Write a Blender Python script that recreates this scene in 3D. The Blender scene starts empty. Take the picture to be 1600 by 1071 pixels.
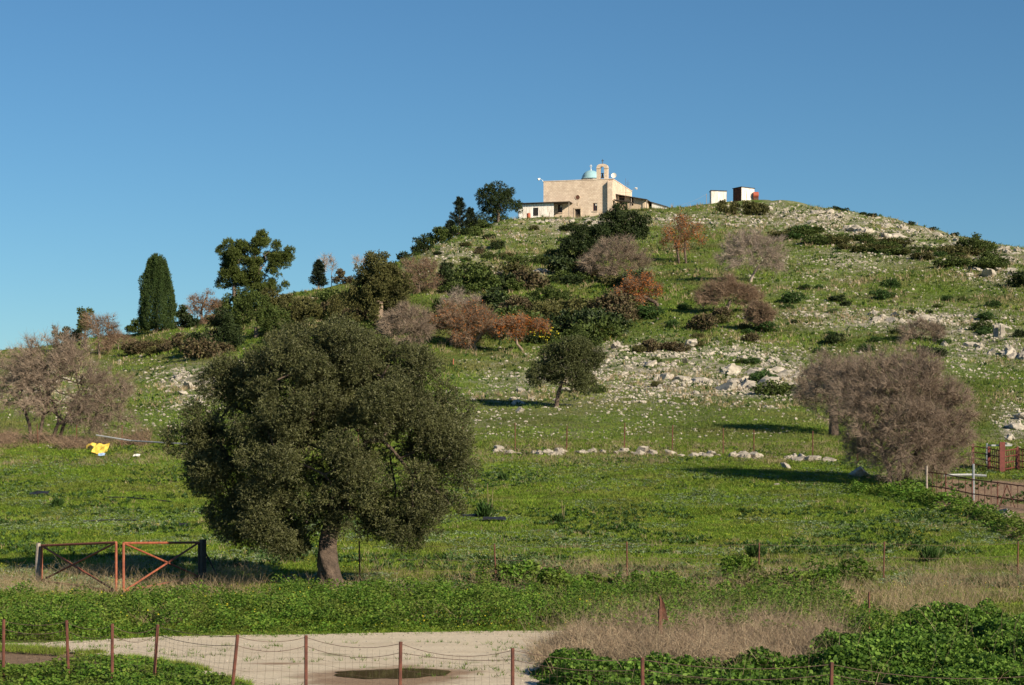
import bpy, math
import numpy as np
from mathutils import Vector

# ------------------------------------------------------------------ camera, sky, sun
S = bpy.context.scene
C = S.collection
F, HR = 2985.0, 700.0            # focal length in photo pixels, horizon row
cam_d = bpy.data.cameras.new('camera')
cam = bpy.data.objects.new('camera', cam_d); C.objects.link(cam); S.camera = cam
cam.location = (0, 0, 0); cam.rotation_euler = (math.radians(90), 0, 0)
cam_d.sensor_width = 36; cam_d.lens = 36*F/1600; cam_d.shift_y = (HR-535.5)/1600
cam_d.clip_start = 0.5; cam_d.clip_end = 20000
SUN_EL, SUN_AZ = math.radians(27), math.radians(-45)      # azimuth from +x; negative = behind the camera
sd = Vector((math.cos(SUN_EL)*math.cos(SUN_AZ), math.cos(SUN_EL)*math.sin(SUN_AZ), math.sin(SUN_EL)))
W = bpy.data.worlds.new('World'); S.world = W; W.use_nodes = True
nt = W.node_tree; bg = nt.nodes['Background']
sky = nt.nodes.new('ShaderNodeTexSky'); sky.sky_type = 'NISHITA'; sky.sun_disc = False
sky.sun_elevation = SUN_EL; sky.sun_rotation = math.atan2(sd.x, sd.y)
sky.altitude = 0; sky.air_density = 1.0; sky.dust_density = 0.0; sky.ozone_density = 8.0
tint = nt.nodes.new('ShaderNodeMix'); tint.data_type = 'RGBA'; tint.blend_type = 'MULTIPLY'; tint.inputs[0].default_value = 1; tint.inputs[7].default_value = (.93, 1.08, 1.0, 1)
nt.links.new(sky.outputs[0], tint.inputs[6]); nt.links.new(tint.outputs[2], bg.inputs[0]); bg.inputs[1].default_value = 0.057
sun_d = bpy.data.lights.new('sun', 'SUN'); sun_d.energy = 5.0; sun_d.angle = math.radians(0.5); sun_d.color = (1, .87, .66)
sun = bpy.data.objects.new('sun', sun_d); C.objects.link(sun)
sun.rotation_euler = sd.to_track_quat('Z', 'Y').to_euler()
S.view_settings.view_transform = 'Standard'; S.view_settings.look = 'None'
S.view_settings.exposure = 0.65; S.view_settings.gamma = 1
S.cycles.max_bounces = 5; S.cycles.transparent_max_bounces = 4; S.cycles.diffuse_bounces = 3

# ------------------------------------------------------------------ noise
def _h(ix, iy, iz, seed):
    n = (ix*374761393 + iy*668265263 + iz*2147483647 % 4294967291 + seed*1274126177) & 0xffffffff
    n = ((n ^ (n >> 13))*1274126177) & 0xffffffff
    n = ((n ^ (n >> 16))*2246822519) & 0xffffffff
    return ((n ^ (n >> 15)) & 0xffffff)/float(0xffffff)
def vnoise(x, y, z=None, seed=0):
    x = np.asarray(x, float); y = np.asarray(y, float); z = np.zeros_like(x) if z is None else np.asarray(z, float)
    ix, iy, iz = np.floor(x).astype(np.int64), np.floor(y).astype(np.int64), np.floor(z).astype(np.int64)
    fx, fy, fz = x-ix, y-iy, z-iz
    fx, fy, fz = [f*f*(3-2*f) for f in (fx, fy, fz)]
    r = 0
    for a in (0, 1):
        for b in (0, 1):
            for c in (0, 1):
                r = r + _h(ix+a, iy+b, iz+c, seed)*(fx if a else 1-fx)*(fy if b else 1-fy)*(fz if c else 1-fz)
    return r
def fbm(x, y, z=None, seed=0, o=4):
    s, a, t = 0, 1.0, 0
    for k in range(o):
        m = 2.03**k
        s = s + a*vnoise(np.asarray(x)*m, np.asarray(y)*m, None if z is None else np.asarray(z)*m, seed+k*17); t += a; a *= .5
    return s/t
def sst(e0, e1, x):
    t = np.clip((x-e0)/(e1-e0), 0, 1); return t*t*(3-2*t)
def rnd(seed): return np.random.default_rng(seed)
def unit(v): return v/np.maximum(np.linalg.norm(v, axis=-1, keepdims=True), 1e-9)

# ------------------------------------------------------------------ terrain
SKX = [-1200, -300, 0, 200, 270, 360, 450, 560, 640, 690, 750, 820, 900, 960, 1000, 1060, 1100, 1200, 1300, 1400, 1500, 1600, 1800, 2400, 3000]
SKR = [610, 562, 548, 526, 514, 486, 462, 440, 402, 372, 350, 339, 341, 332, 327, 324, 319, 313, 324, 344, 368, 387, 425, 520, 600]
SKY_ = [230, 235, 240, 255, 255, 265, 275, 285, 300, 320, 350, 362, 367, 369, 372, 376, 380, 388, 372, 352, 332, 312, 290, 260, 240]
NY = [0, 41, 46, 52, 60, 75, 90, 105]
NZ = [-4, -4, -3.96, -3.85, -3.6, -2.75, -1.5, -.2]
ST = [0, .115, .2, .33, .40, .48, .6, .75, .9, 1]
SZ = [0, .075, .125, .235, .325, .385, .515, .71, .9, 1]
gp = np.arange(-1200, 2801, 20.0); gY = np.arange(0, 451, 1.0)
_sr, _sY = np.interp(gp, SKX, SKR), np.interp(gp, SKX, SKY_)
Z = np.zeros((len(gp), len(gY)))
for i in range(len(gp)):
    zs = (HR-_sr[i])/F*_sY[i]
    t = (gY-105)/(_sY[i]-105)
    far = -.2 + (zs+.2)*np.interp(t, ST, SZ)
    d = np.maximum(gY-_sY[i], 0)
    far = far - d*d/(d+18)*.38
    Z[i] = np.where(gY < 105, np.interp(gY, NY, NZ), far)
def blur(a, sg, ax):
    k = np.exp(-np.arange(-int(3*sg)-1, int(3*sg)+2)**2/(2.*sg*sg)); k /= k.sum(); p = len(k)//2
    return np.apply_along_axis(lambda v: np.convolve(np.pad(v, p, 'edge'), k, 'valid'), ax, a)
Z = blur(blur(Z, 1.0, 0), 2.5, 1)
def height(x, y):
    x = np.asarray(x, float); y = np.asarray(y, float)
    ys = np.maximum(y, 1.0); px = np.clip(800+F*x/ys, -1200, 2799.9); yc = np.clip(y, 0, 449.9)
    i = (px+1200)/20; a = np.floor(i).astype(int); fa = i-a; b = np.floor(yc).astype(int); fb = yc-b
    z = (Z[a, b]*(1-fa)+Z[a+1, b]*fa)*(1-fb)+(Z[a, b+1]*(1-fa)+Z[a+1, b+1]*fa)*fb
    hill = sst(108, 150, y)
    q = (z+1.2*fbm(x*.03, y*.03, seed=5))/3.4
    z = z + hill*(.42*(sst(0, .3, q-np.floor(q))-(q-np.floor(q)))*1.3)
    z = z + hill*1.1*(fbm(x*.11, y*.11, seed=3)-.5) + (.12*sst(44, 56, y)+.03)*(fbm(x*.45, y*.45, seed=9)-.5)
    z = z - sst(450, 900, y)*10
    return z
YM = np.concatenate([np.arange(18, 60, .25), np.arange(60, 430, .7)])
def G(px, Y): x = (px-800)/F*Y; return np.array([x, Y, float(height(x, Y))])
def at(px, row):
    """first ground point seen at this photo pixel (or the skyline below it)"""
    x = (px-800)/F*YM; z = height(x, YM); r = HR-F*z/YM
    hit = np.nonzero(r <= row)[0]
    Y = YM[hit[0]] if len(hit) else YM[np.argmin(r)]
    return G(px, Y)

# ------------------------------------------------------------------ mesh helpers
def mesh(name, V, Fs, mat, smooth=False):
    me = bpy.data.meshes.new(name)
    V = np.ascontiguousarray(V, dtype=np.float32)
    Fs = [np.asarray(f) for f in (Fs if isinstance(Fs, list) else [Fs]) if len(f)]
    me.vertices.add(len(V)); me.vertices.foreach_set('co', V.ravel())
    idx = np.concatenate([f.ravel() for f in Fs]).astype(np.int32)
    tot = np.concatenate([np.full(len(f), f.shape[1]) for f in Fs]).astype(np.int32)
    me.loops.add(len(idx)); me.loops.foreach_set('vertex_index', idx)
    me.polygons.add(len(tot)); me.polygons.foreach_set('loop_start', np.concatenate([[0], np.cumsum(tot)[:-1]]).astype(np.int32))
    me.polygons.foreach_set('loop_total', tot)
    me.update(calc_edges=True)
    me.polygons.foreach_set('use_smooth', np.full(len(tot), bool(smooth)))
    me.materials.append(mat)
    return me
def obj(name, V, Fs, mat, parent=None, smooth=False, origin=None):
    V = np.asarray(V, float)
    if origin is not None: V = V-np.asarray(origin)
    o = bpy.data.objects.new(name, mesh(name, V, Fs, mat, smooth)); C.objects.link(o)
    if parent is not None: o.parent = parent
    elif origin is not None: o.location = origin
    return o
def tag(o, label=None, cat=None, group=None, kind=None):
    for k, v in (('label', label), ('category', cat), ('group', group), ('kind', kind)):
        if v: o[k] = v
    return o
def thing(name, label, cat, loc, rz=0, group=None):
    o = bpy.data.objects.new(name, None); C.objects.link(o); o.empty_display_size = .3
    o.location = loc; o.rotation_euler = (0, 0, rz)
    return tag(o, label, cat, group)
def copy_tree(o, parent=None):
    c = o.copy(); C.objects.link(c); c.parent = parent
    for ch in list(o.children): copy_tree(ch, c)
    return c
class MB:
    def __init__(s): s.v = []; s.f = {}; s.n = 0
    def add(s, V, Fc):
        V = np.asarray(V, float); Fc = np.asarray(Fc)
        s.f.setdefault(Fc.shape[1], []).append(Fc+s.n); s.v.append(V); s.n += len(V); return s
    def box(s, x0, x1, y0, y1, z0, z1):
        V = [(x, y, z) for z in (z0, z1) for y in (y0, y1) for x in (x0, x1)]
        return s.add(V, [(0, 2, 3, 1), (4, 5, 7, 6), (0, 1, 5, 4), (2, 6, 7, 3), (0, 4, 6, 2), (1, 3, 7, 5)])
    def tube(s, P, R, k=6, cap=True):
        P = np.asarray(P, float); R = np.full(len(P), R) if np.isscalar(R) else np.asarray(R, float)
        T = unit(np.gradient(P, axis=0)); up = np.array([0, 0, 1.]) if abs(T[0][2]) < .9 else np.array([0, 1., 0])
        A = unit(np.cross(T, up)); B = np.cross(T, A); th = np.arange(k)*2*math.pi/k
        V = P[:, None]+R[:, None, None]*(np.cos(th)[None, :, None]*A[:, None]+np.sin(th)[None, :, None]*B[:, None])
        V = V.reshape(-1, 3); n = len(P); Fc = []
        for i in range(n-1):
            for j in range(k): Fc.append((i*k+j, i*k+(j+1) % k, (i+1)*k+(j+1) % k, (i+1)*k+j))
        s.add(V, Fc)
        if cap and k > 2:
            s.add(V[:k], [tuple(range(k))]); s.add(V[-k:], [tuple(range(k))[::-1]])
        return s
    def bar(s, a, b, w, d=None):     # square bar
        return s.tube([a, b], w*.7071, 4)
    def build(s, name, mat, parent=None, smooth=False, origin=None):
        return obj(name, np.concatenate(s.v), [np.concatenate(f) for f in s.f.values()], mat, parent, smooth, origin)

# ------------------------------------------------------------------ materials
def mat(name):
    m = bpy.data.materials.new(name); m.use_nodes = True; n = m.node_tree
    return m, n, n.nodes['Principled BSDF']
def ramp(n, fac, stops):
    r = n.nodes.new('ShaderNodeValToRGB'); e = r.color_ramp.elements
    while len(e) < len(stops): e.new(.5)
    for k, (p, c) in enumerate(stops): e[k].position = p; e[k].color = (*c, 1)
    n.links.new(fac, r.inputs[0]); return r.outputs[0]
def noise(n, scale, detail=4, rough=.6, vec=None, dist=0):
    t = n.nodes.new('ShaderNodeTexNoise'); t.inputs['Scale'].default_value = scale
    t.inputs['Detail'].default_value = detail; t.inputs['Roughness'].default_value = rough; t.inputs['Distortion'].default_value = dist
    if vec is None:
        g = n.nodes.new('ShaderNodeNewGeometry'); vec = g.outputs['Position']
    n.links.new(vec, t.inputs['Vector']); return t.outputs['Fac']
def mixc(n, f, a, b, mode='MIX'):
    m = n.nodes.new('ShaderNodeMix'); m.data_type = 'RGBA'; m.blend_type = mode
    for s, v in ((m.inputs[0], f), (m.inputs[6], a), (m.inputs[7], b)):
        if isinstance(v, (int, float)): s.default_value = v
        elif isinstance(v, tuple): s.default_value = (*v, 1)
        else: n.links.new(v, s)
    return m.outputs[2]
def mathn(n, op, a, b=0.0):
    m = n.nodes.new('ShaderNodeMath'); m.operation = op; m.use_clamp = False
    for s, v in ((m.inputs[0], a), (m.inputs[1], b)):
        if isinstance(v, (int, float)): s.default_value = v
        else: n.links.new(v, s)
    return m.outputs[0]
def attr(n, name):
    a = n.nodes.new('ShaderNodeAttribute'); a.attribute_name = name; return a.outputs['Fac']
def bumpn(n, h, strength, dist, b):
    u = n.nodes.new('ShaderNodeBump'); u.inputs['Strength'].default_value = strength; u.inputs['Distance'].default_value = dist
    n.links.new(h, u.inputs['Height']); n.links.new(u.outputs[0], b.inputs['Normal'])
def leafmat(name, cols, transl=.25, rough=.6, nscale=1.2, var=.35, spec=.25, alt=None):
    """leaves: colour by leaf (island) and by clump noise"""
    m, n, b = mat(name)
    g = n.nodes.new('ShaderNodeNewGeometry')
    k = len(cols); col = ramp(n, g.outputs['Random Per Island'], [(i/max(k-1, 1), c) for i, c in enumerate(cols)])
    if alt: col = mixc(n, ramp(n, noise(n, alt[1], 4), [(.48, (0, 0, 0)), (.62, (alt[2],)*3)]), col, alt[0])
    nz = noise(n, nscale, 3)
    v = n.nodes.new('ShaderNodeMapRange'); v.inputs[1].default_value = .3; v.inputs[2].default_value = .7
    v.inputs[3].default_value = 1-var; v.inputs[4].default_value = 1+var; n.links.new(nz, v.inputs[0])
    vm = n.nodes.new('ShaderNodeVectorMath'); vm.operation = 'SCALE'; n.links.new(col, vm.inputs[0]); n.links.new(v.outputs[0], vm.inputs['Scale'])
    n.links.new(vm.outputs[0], b.inputs['Base Color']); b.inputs['Roughness'].default_value = rough
    b.inputs['Specular IOR Level'].default_value = spec
    if transl:
        t = n.nodes.new('ShaderNodeBsdfTranslucent'); n.links.new(vm.outputs[0], t.inputs[0])
        x = n.nodes.new('ShaderNodeMixShader'); x.inputs[0].default_value = transl
        n.links.new(b.outputs[0], x.inputs[1]); n.links.new(t.outputs[0], x.inputs[2])
        n.links.new(x.outputs[0], n.nodes['Material Output'].inputs[0])
    return m
def plain(name, c1, c2, scale=3, rough=.7, bump=.3, bd=.02, metal=0, detail=6):
    m, n, b = mat(name)
    tc = n.nodes.new('ShaderNodeTexCoord').outputs['Object']
    nz = noise(n, scale, detail, .65, tc)
    n.links.new(ramp(n, nz, [(.35, c1), (.65, c2)]), b.inputs['Base Color'])
    b.inputs['Roughness'].default_value = rough; b.inputs['Metallic'].default_value = metal
    bumpn(n, noise(n, scale*3, detail, .7, tc), bump, bd, b)
    return m
M = {}
M['olive'] = leafmat('olive_leaf', [(.045, .052, .016), (.066, .073, .023), (.088, .093, .034), (.135, .135, .066)], .12, .55, .9, .22, .3)
M['olive_far'] = leafmat('olive_leaf_far', [(.05, .06, .02), (.075, .085, .03), (.10, .11, .045)], .12, .55, .9, .25)
M['pine'] = leafmat('pine_needle', [(.045, .065, .012), (.075, .10, .02), (.11, .135, .03)], .15, .6, .5, .3)
M['dark'] = leafmat('dark_leaf', [(.016, .03, .009), (.03, .048, .014), (.05, .07, .02)], .12, .55, .6, .3)
M['conifer'] = leafmat('blue_dark_needle', [(.012, .022, .012), (.022, .034, .018), (.03, .045, .02)], .08, .6, .6, .3)
M['cypress'] = leafmat('cypress_scale', [(.022, .045, .012), (.04, .07, .018), (.06, .09, .022)], .1, .6, 1.2, .3)
M['shrub'] = leafmat('shrub_leaf', [(.04, .065, .014), (.07, .10, .022), (.10, .13, .03)], .2, .6, .6, .35)
M['shrub_ol'] = leafmat('olive_brown_leaf', [(.06, .065, .02), (.10, .10, .03), (.13, .12, .045)], .18, .6, .6, .35)
M['shrub_br'] = leafmat('brown_twiggy_leaf', [(.09, .065, .035), (.12, .09, .05), (.09, .09, .035)], .15, .7, .6, .3)
M['orange'] = leafmat('orange_leaf', [(.32, .10, .025), (.44, .155, .035), (.26, .11, .035)], .3, .6, .6, .3)
M['russet'] = leafmat('russet_leaf', [(.15, .07, .035), (.2, .10, .05), (.12, .08, .04)], .2, .7, .6, .3)
M['yellow'] = leafmat('yellow_blossom', [(.55, .46, .02), (.62, .54, .04), (.4, .36, .03)], .3, .6, 1, .1)
M['grass'] = leafmat('grass_blade', [(.08, .155, .013), (.125, .215, .017), (.17, .255, .026), (.23, .26, .042)], .3, .6, .9, .4, alt=((.20, .20, .045), .35, .5))
M['hill'] = leafmat('hill_grass_blade', [(.065, .125, .013), (.105, .18, .02), (.15, .215, .028), (.21, .215, .05)], .25, .65, .12, .4, alt=((.17, .15, .06), .1, .7))
M['cover'] = leafmat('silver_leaf', [(.10, .16, .055), (.15, .21, .10), (.27, .32, .21)], .2, .5, .5, .2, .4)
M['tuft'] = leafmat('dark_herb', [(.03, .07, .015), (.05, .10, .022), (.07, .12, .03)], .25, .6, 1, .3)
M['weed'] = leafmat('verge_leaf', [(.045, .105, .012), (.08, .165, .018), (.115, .21, .026), (.165, .225, .035)], .3, .6, 1.1, .4, .2, alt=((.13, .15, .03), .9, .6))
M['mallow'] = leafmat('mallow_leaf', [(.04, .09, .013), (.07, .145, .02), (.115, .21, .03), (.18, .28, .05)], .35, .6, .8, .3, .15)
M['brush'] = leafmat('brushwood', [(.28, .205, .135), (.40, .30, .205), (.18, .13, .09), (.50, .41, .28)], .1, .75, .6, .35)
M['straw'] = leafmat('dry_stem', [(.30, .22, .13), (.40, .31, .19), (.24, .17, .10), (.48, .40, .26)], .15, .7, .4, .25)
M['twig'] = leafmat('bare_twig', [(.22, .165, .125), (.31, .24, .185), (.15, .11, .085)], 0, .8, .4, .2)
M['twig_grey'] = leafmat('grey_twig', [(.28, .22, .18), (.38, .31, .26), (.22, .17, .14)], 0, .8, .4, .2)
M['twig_red'] = leafmat('brown_twig', [(.20, .135, .09), (.28, .195, .135), (.14, .095, .065)], 0, .8, .4, .2)
M['bark'] = plain('olive_bark', (.045, .032, .024), (.17, .12, .09), 4, .95, 1., .12)
M['bark_p'] = plain('pine_bark', (.07, .05, .04), (.2, .15, .12), 2, .9, .6, .05)
M['bark_l'] = plain('pale_bark', (.13, .095, .07), (.28, .21, .16), 2, .9, .6, .05)
M['rock'] = plain('limestone', (.23, .20, .165), (.49, .44, .37), 1.7, .9, .8, .08, detail=8)
M['rust'] = plain('rusty_red_paint', (.20, .05, .028), (.36, .11, .055), 9, .7, .3, .003)
M['postrust'] = plain('rusty_iron', (.07, .024, .017), (.15, .05, .032), 9, .8, .4, .003)
M['penred'] = plain('dark_red_paint', (.09, .018, .014), (.17, .035, .025), 6, .7, .3, .003)
M['rustdark'] = plain('dark_rust', (.06, .025, .015), (.17, .06, .035), 14, .8, .4, .003)
M['black'] = plain('shade_darkened_iron', (.018, .014, .012), (.06, .035, .025), 7, .6, .3, .003)  # dark iron whose colour also holds the olive tree's shadow
M['galv'] = plain('galvanised_steel', (.30, .31, .32), (.44, .45, .46), 10, .45, .1, .002, .5)
M['wood'] = plain('weathered_wood', (.20, .16, .13), (.36, .31, .27), 8, .9, .6, .01)
M['wire'] = plain('rusty_wire', (.10, .06, .045), (.2, .13, .10), 20, .7, .1, .001)
M['dome'] = plain('pale_blue_plaster', (.22, .40, .46), (.32, .50, .54), 2, .7, .2, .02)
M['white'] = plain('white_paint', (.62, .60, .56), (.78, .76, .72), 2, .6, .15, .01)
M['roofm'] = plain('dark_felt_roof', (.03, .025, .022), (.08, .06, .05), 2, .85, .3, .02)
M['rooft'] = plain('dusty_roof', (.34, .28, .22), (.46, .40, .33), 1, .9, .3, .02)
M['dark_in'] = plain('dark_opening', (.012, .010, .009), (.025, .02, .018), 3, .8, .1, .01)
M['glass'] = plain('dark_glass', (.02, .022, .026), (.035, .038, .045), 3, .15, .02, .002)
M['bronze'] = plain('bronze', (.04, .035, .025), (.08, .06, .04), 6, .5, .1, .005, .6)
M['red'] = plain('red_paint', (.32, .06, .03), (.42, .10, .05), 4, .6, .2, .01)
M['ytarp'] = plain('yellow_plastic', (.62, .42, .05), (.78, .58, .12), 4, .45, .5, .03)
M['blue'] = plain('blue_plastic', (.25, .38, .6), (.4, .52, .7), 4, .4, .3, .02)
M['black_pl'] = plain('black_plastic', (.012, .012, .013), (.03, .03, .03), 6, .4, .5, .02)
M['water'], _n, _b = mat('muddy_water'); _b.inputs['Base Color'].default_value = (.09, .07, .035, 1); _b.inputs['Roughness'].default_value = .03
bumpn(_n, noise(_n, 3, 2), .03, .02, _b)
# church stone: blocks with mortar and weathering
def stone(name, base1, base2, sx=.55, sz=.28):
    m, n, b = mat(name)
    tc = n.nodes.new('ShaderNodeTexCoord').outputs['Object']
    sep = n.nodes.new('ShaderNodeSeparateXYZ'); n.links.new(tc, sep.inputs[0])
    com = n.nodes.new('ShaderNodeCombineXYZ')
    n.links.new(mathn(n, 'ADD', sep.outputs[0], sep.outputs[1]), com.inputs[0]); n.links.new(sep.outputs[2], com.inputs[1])
    br = n.nodes.new('ShaderNodeTexBrick'); br.inputs['Scale'].default_value = 1; br.inputs['Brick Width'].default_value = sx
    br.inputs['Row Height'].default_value = sz; br.inputs['Mortar Size'].default_value = .02; br.inputs['Mortar Smooth'].default_value = .3
    br.inputs['Color1'].default_value = (*base1, 1); br.inputs['Color2'].default_value = (*base2, 1)
    br.inputs['Mortar'].default_value = tuple(c*.72 for c in base1)+(1,)
    n.links.new(com.outputs[0], br.inputs['Vector'])
    d = ramp(n, noise(n, .6, 6, .7, tc), [(.3, (.74, .70, .66)), (.7, (1.1, 1.07, 1.03))])
    n.links.new(mixc(n, 1.0, br.outputs['Color'], d, 'MULTIPLY'), b.inputs['Base Color']); b.inputs['Roughness'].default_value = .9
    bumpn(n, noise(n, 4, 6, .7, tc), .6, .05, b)
    return m
M['stone'] = stone('church_stone', (.66, .53, .43), (.77, .645, .53))
M['stone2'] = stone('patched_stone', (.56, .45, .34), (.66, .55, .43), .4, .25)
def sheetmetal(name, c1, c2):
    m, n, b = mat(name)
    tc = n.nodes.new('ShaderNodeTexCoord').outputs['Object']
    mp = n.nodes.new('ShaderNodeMapping'); mp.inputs['Scale'].default_value = (3, 3, .25); n.links.new(tc, mp.inputs[0])
    n.links.new(ramp(n, noise(n, 1.6, 5, .7, mp.outputs[0]), [(.36, c1), (.52, c2)]), b.inputs['Base Color']); b.inputs['Roughness'].default_value = .5
    return m
M['tin'] = sheetmetal('corrugated_tin', (.5, .40, .33), (.84, .81, .77))

# ground
def ground_mat():
    m, n, b = mat('ground')
    big = noise(n, .09, 4, .6); mid = noise(n, .8, 6, .7); fine = noise(n, 6, 6, .75)
    green = ramp(n, mid, [(.3, (.055, .09, .014)), (.5, (.09, .145, .018)), (.7, (.14, .185, .03))])
    brown = ramp(n, fine, [(.3, (.10, .08, .04)), (.7, (.20, .16, .09))])
    g2 = mixc(n, ramp(n, big, [(.42, (0, 0, 0)), (.62, (.55, .55, .55))]), green, brown)
    pale = ramp(n, fine, [(.3, (.22, .185, .14)), (.62, (.46, .41, .34))])
    rk = mathn(n, 'MULTIPLY', attr(n, 'rocky'), ramp(n, mid, [(.38, (.0, .0, .0)), (.6, (1, 1, 1))]))
    c = mixc(n, rk, g2, pale)
    dirt = ramp(n, fine, [(.3, (.20, .13, .085)), (.7, (.38, .27, .19))])
    c = mixc(n, attr(n, 'dirt'), c, dirt)
    n.links.new(c, b.inputs['Base Color']); b.inputs['Roughness'].default_value = .95; b.inputs['Specular IOR Level'].default_value = .1
    bumpn(n, noise(n, 3, 8, .75), 1.0, .25, b)
    return m
M['ground'] = ground_mat()
def road_mat():
    m, n, b = mat('gravel')
    fine = noise(n, 22, 6, .8); mid = noise(n, 1.1, 6, .65)
    mp = n.nodes.new('ShaderNodeMapping'); mp.inputs['Scale'].default_value = (.25, 1.6, 1)
    g = n.nodes.new('ShaderNodeNewGeometry'); n.links.new(g.outputs['Position'], mp.inputs[0])
    tr = noise(n, 1.3, 5, .6, mp.outputs[0])
    base = ramp(n, fine, [(.28, (.32, .26, .18)), (.45, (.54, .455, .335)), (.7, (.68, .585, .45))])
    base = mixc(n, ramp(n, tr, [(.35, (.5, .5, .5)), (.6, (0, 0, 0))]), base, (.42, .33, .235))
    gm = mathn(n, 'MULTIPLY', ramp(n, mid, [(.60, (0, 0, 0)), (.70, (.8, .8, .8))]), ramp(n, fine, [(.42, (0, 0, 0)), (.52, (1, 1, 1))]))
    base = mixc(n, gm, base, (.12, .15, .04))
    mud = ramp(n, fine, [(.3, (.17, .105, .06)), (.7, (.33, .225, .14))])
    base = mixc(n, attr(n, 'mud'), base, mud)
    n.links.new(base, b.inputs['Base Color']); b.inputs['Roughness'].default_value = .95
    bumpn(n, noise(n, 18, 6, .8), .7, .03, b)
    return m
M['road'] = road_mat()

# ------------------------------------------------------------------ where rocks lie (photo pixel space of the hillside)
ROCK = [  # px, row, sx, sy, weight
 (900, 350, 75, 9, 1.0), (1080, 343, 120, 8, .8), (1230, 335, 60, 16, .8), (1330, 352, 80, 16, 1.), (1430, 372, 80, 16, 1.), (1540, 398, 60, 14, .9),
 (1310, 395, 70, 12, .35), (1330, 415, 60, 10, .5), (1550, 425, 50, 18, .8), (1420, 400, 60, 8, .4), (775, 431, 50, 9, 1.), (850, 428, 40, 5, .5), (700, 395, 45, 14, .5), (640, 425, 30, 8, .3),
 (560, 440, 25, 8, .5), (770, 368, 70, 18, .38), (890, 372, 60, 10, .35), (720, 400, 60, 14, .3), (1020, 375, 60, 14, .3), (1250, 430, 80, 20, .3), (800, 405, 60, 8, .35), (1010, 422, 18, 5, .6), (1260, 490, 40, 14, .55), (1350, 505, 60, 14, .6), (1460, 500, 90, 18, .9), (1560, 540, 60, 22, .9), (1300, 455, 60, 10, .25),
 (1060, 565, 110, 22, 1.15), (1170, 585, 80, 26, 1.1), (960, 560, 60, 18, .8), (880, 590, 110, 18, .5), (1140, 608, 90, 9, .8), (780, 590, 60, 22, .4), (990, 625, 130, 20, .4),
 (300, 612, 32, 14, 1.), (290, 580, 60, 12, .6), (250, 640, 70, 22, .35), (330, 590, 60, 16, .5), (60, 600, 70, 28, .9), (1585, 672, 22, 30, 1.2), (1480, 560, 70, 22, .35),
 (700, 660, 60, 22, .2), (900, 672, 150, 14, .2), (345, 520, 30, 8, .3), (310, 530, 25, 9, .5)]
def rockd(px, row):
    d = 0
    for a, b, sx, sy, w in ROCK: d = d + w*np.exp(-.5*((px-a)/sx)**2-.5*((row-b)/sy)**2)
    return d
BRUSH = [(830, 480, 150, 38, 1), (430, 495, 90, 30, 1), (1380, 390, 110, 14, .7), (1000, 500, 90, 25, .6), (760, 390, 60, 22, .5), (640, 470, 90, 40, .7), (930, 400, 60, 40, .7)]
def brushd(px, row):
    d = 0
    for a, b, sx, sy, w in BRUSH: d = d + w*np.exp(-.5*((px-a)/sx)**2-.5*((row-b)/sy)**2)
    return d
def proj(x, y, z): return 800+F*x/np.maximum(y, .1), HR-F*z/np.maximum(y, .1)

# ground sheet
ucol = np.concatenate([np.linspace(-4200, -100, 60), np.arange(-90, 1692, 3.2), np.linspace(1700, 5800, 60)])
inv = np.linspace(1/2.0, 1/18., 40)[:-1]
yr = np.concatenate([1/inv, np.arange(18, 110, .25), np.arange(110, 400, .62), np.geomspace(401, 6000, 40)])
PX, YY = np.meshgrid(ucol, yr); XX = (PX-800)/F*YY
ZZ = height(XX, YY)
V = np.stack([XX, YY, ZZ], -1).reshape(-1, 3)
nr, nc = PX.shape; ii = np.arange(nr*nc).reshape(nr, nc)
Q = np.stack([ii[:-1, :-1], ii[:-1, 1:], ii[1:, 1:], ii[1:, :-1]], -1).reshape(-1, 4)
g = obj('ground', V, Q, M['ground'], smooth=True); tag(g, kind='structure')
pxv, rwv = proj(V[:, 0], V[:, 1], V[:, 2])
rk = np.clip(rockd(pxv, rwv)*(V[:, 1] > 100), 0, 1)*sst(.25, .55, fbm(V[:, 0]*.35, V[:, 1]*.35, seed=21))
def pen_mask(px, row): 
    return sst(1440, 1475, px)*sst(742+(px-1450)*.02, 752+(px-1450)*.02, row)*(1-sst(788+(px-1450)*.36, 800+(px-1450)*.40, row))
dr = pen_mask(pxv, rwv)*sst(.25, .45, fbm(V[:, 0]*.5, V[:, 1]*.5, seed=4))
dr = np.maximum(dr, (np.exp(-((V[:, 0]+9.6)/3.2)**2-((V[:, 1]-36.3)/1.5)**2) > .35)*.95)
for nm, a in (('rocky', rk), ('dirt', dr)):
    at_ = g.data.attributes.new(nm, 'FLOAT', 'POINT'); at_.data.foreach_set('value', a.astype(np.float32))

# road sheet and puddle
def road_mask(x, y):
    far = 41.4 + .12*x*0 - .0*x
    far = np.interp(x, [-14, -9.6, -7.4, -3, 1, 20], [38.2, 38.9, 40.1, 40.9, 41.4, 42.2])
    near = np.interp(x, [-14, -9.8, -8, -7.0, -5.6, -4.4, -2, 20], [38.1, 37.6, 36.6, 35.6, 34.0, 31.5, 22, 14])
    rgt = np.interp(y, [14, 28, 32, 36, 42], [3.8, 1.6, 1.1, .75, 1.6])
    e = .22*(fbm(x*2.2, y*2.2, seed=31)-.5)+.5*(y < 37.8)*(x < -3)*(fbm(x*2.6, y*2.6, seed=32)-.5)
    return np.minimum(np.minimum(far-y, y-near), rgt-x)+e
rx, ry = np.meshgrid(np.arange(-13.5, 4, .07), np.arange(14, 42.4, .07))
rm = road_mask(rx, ry); rz = height(rx, ry)+.03+.012*(fbm(rx*5, ry*5, seed=8)-.5)
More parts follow.
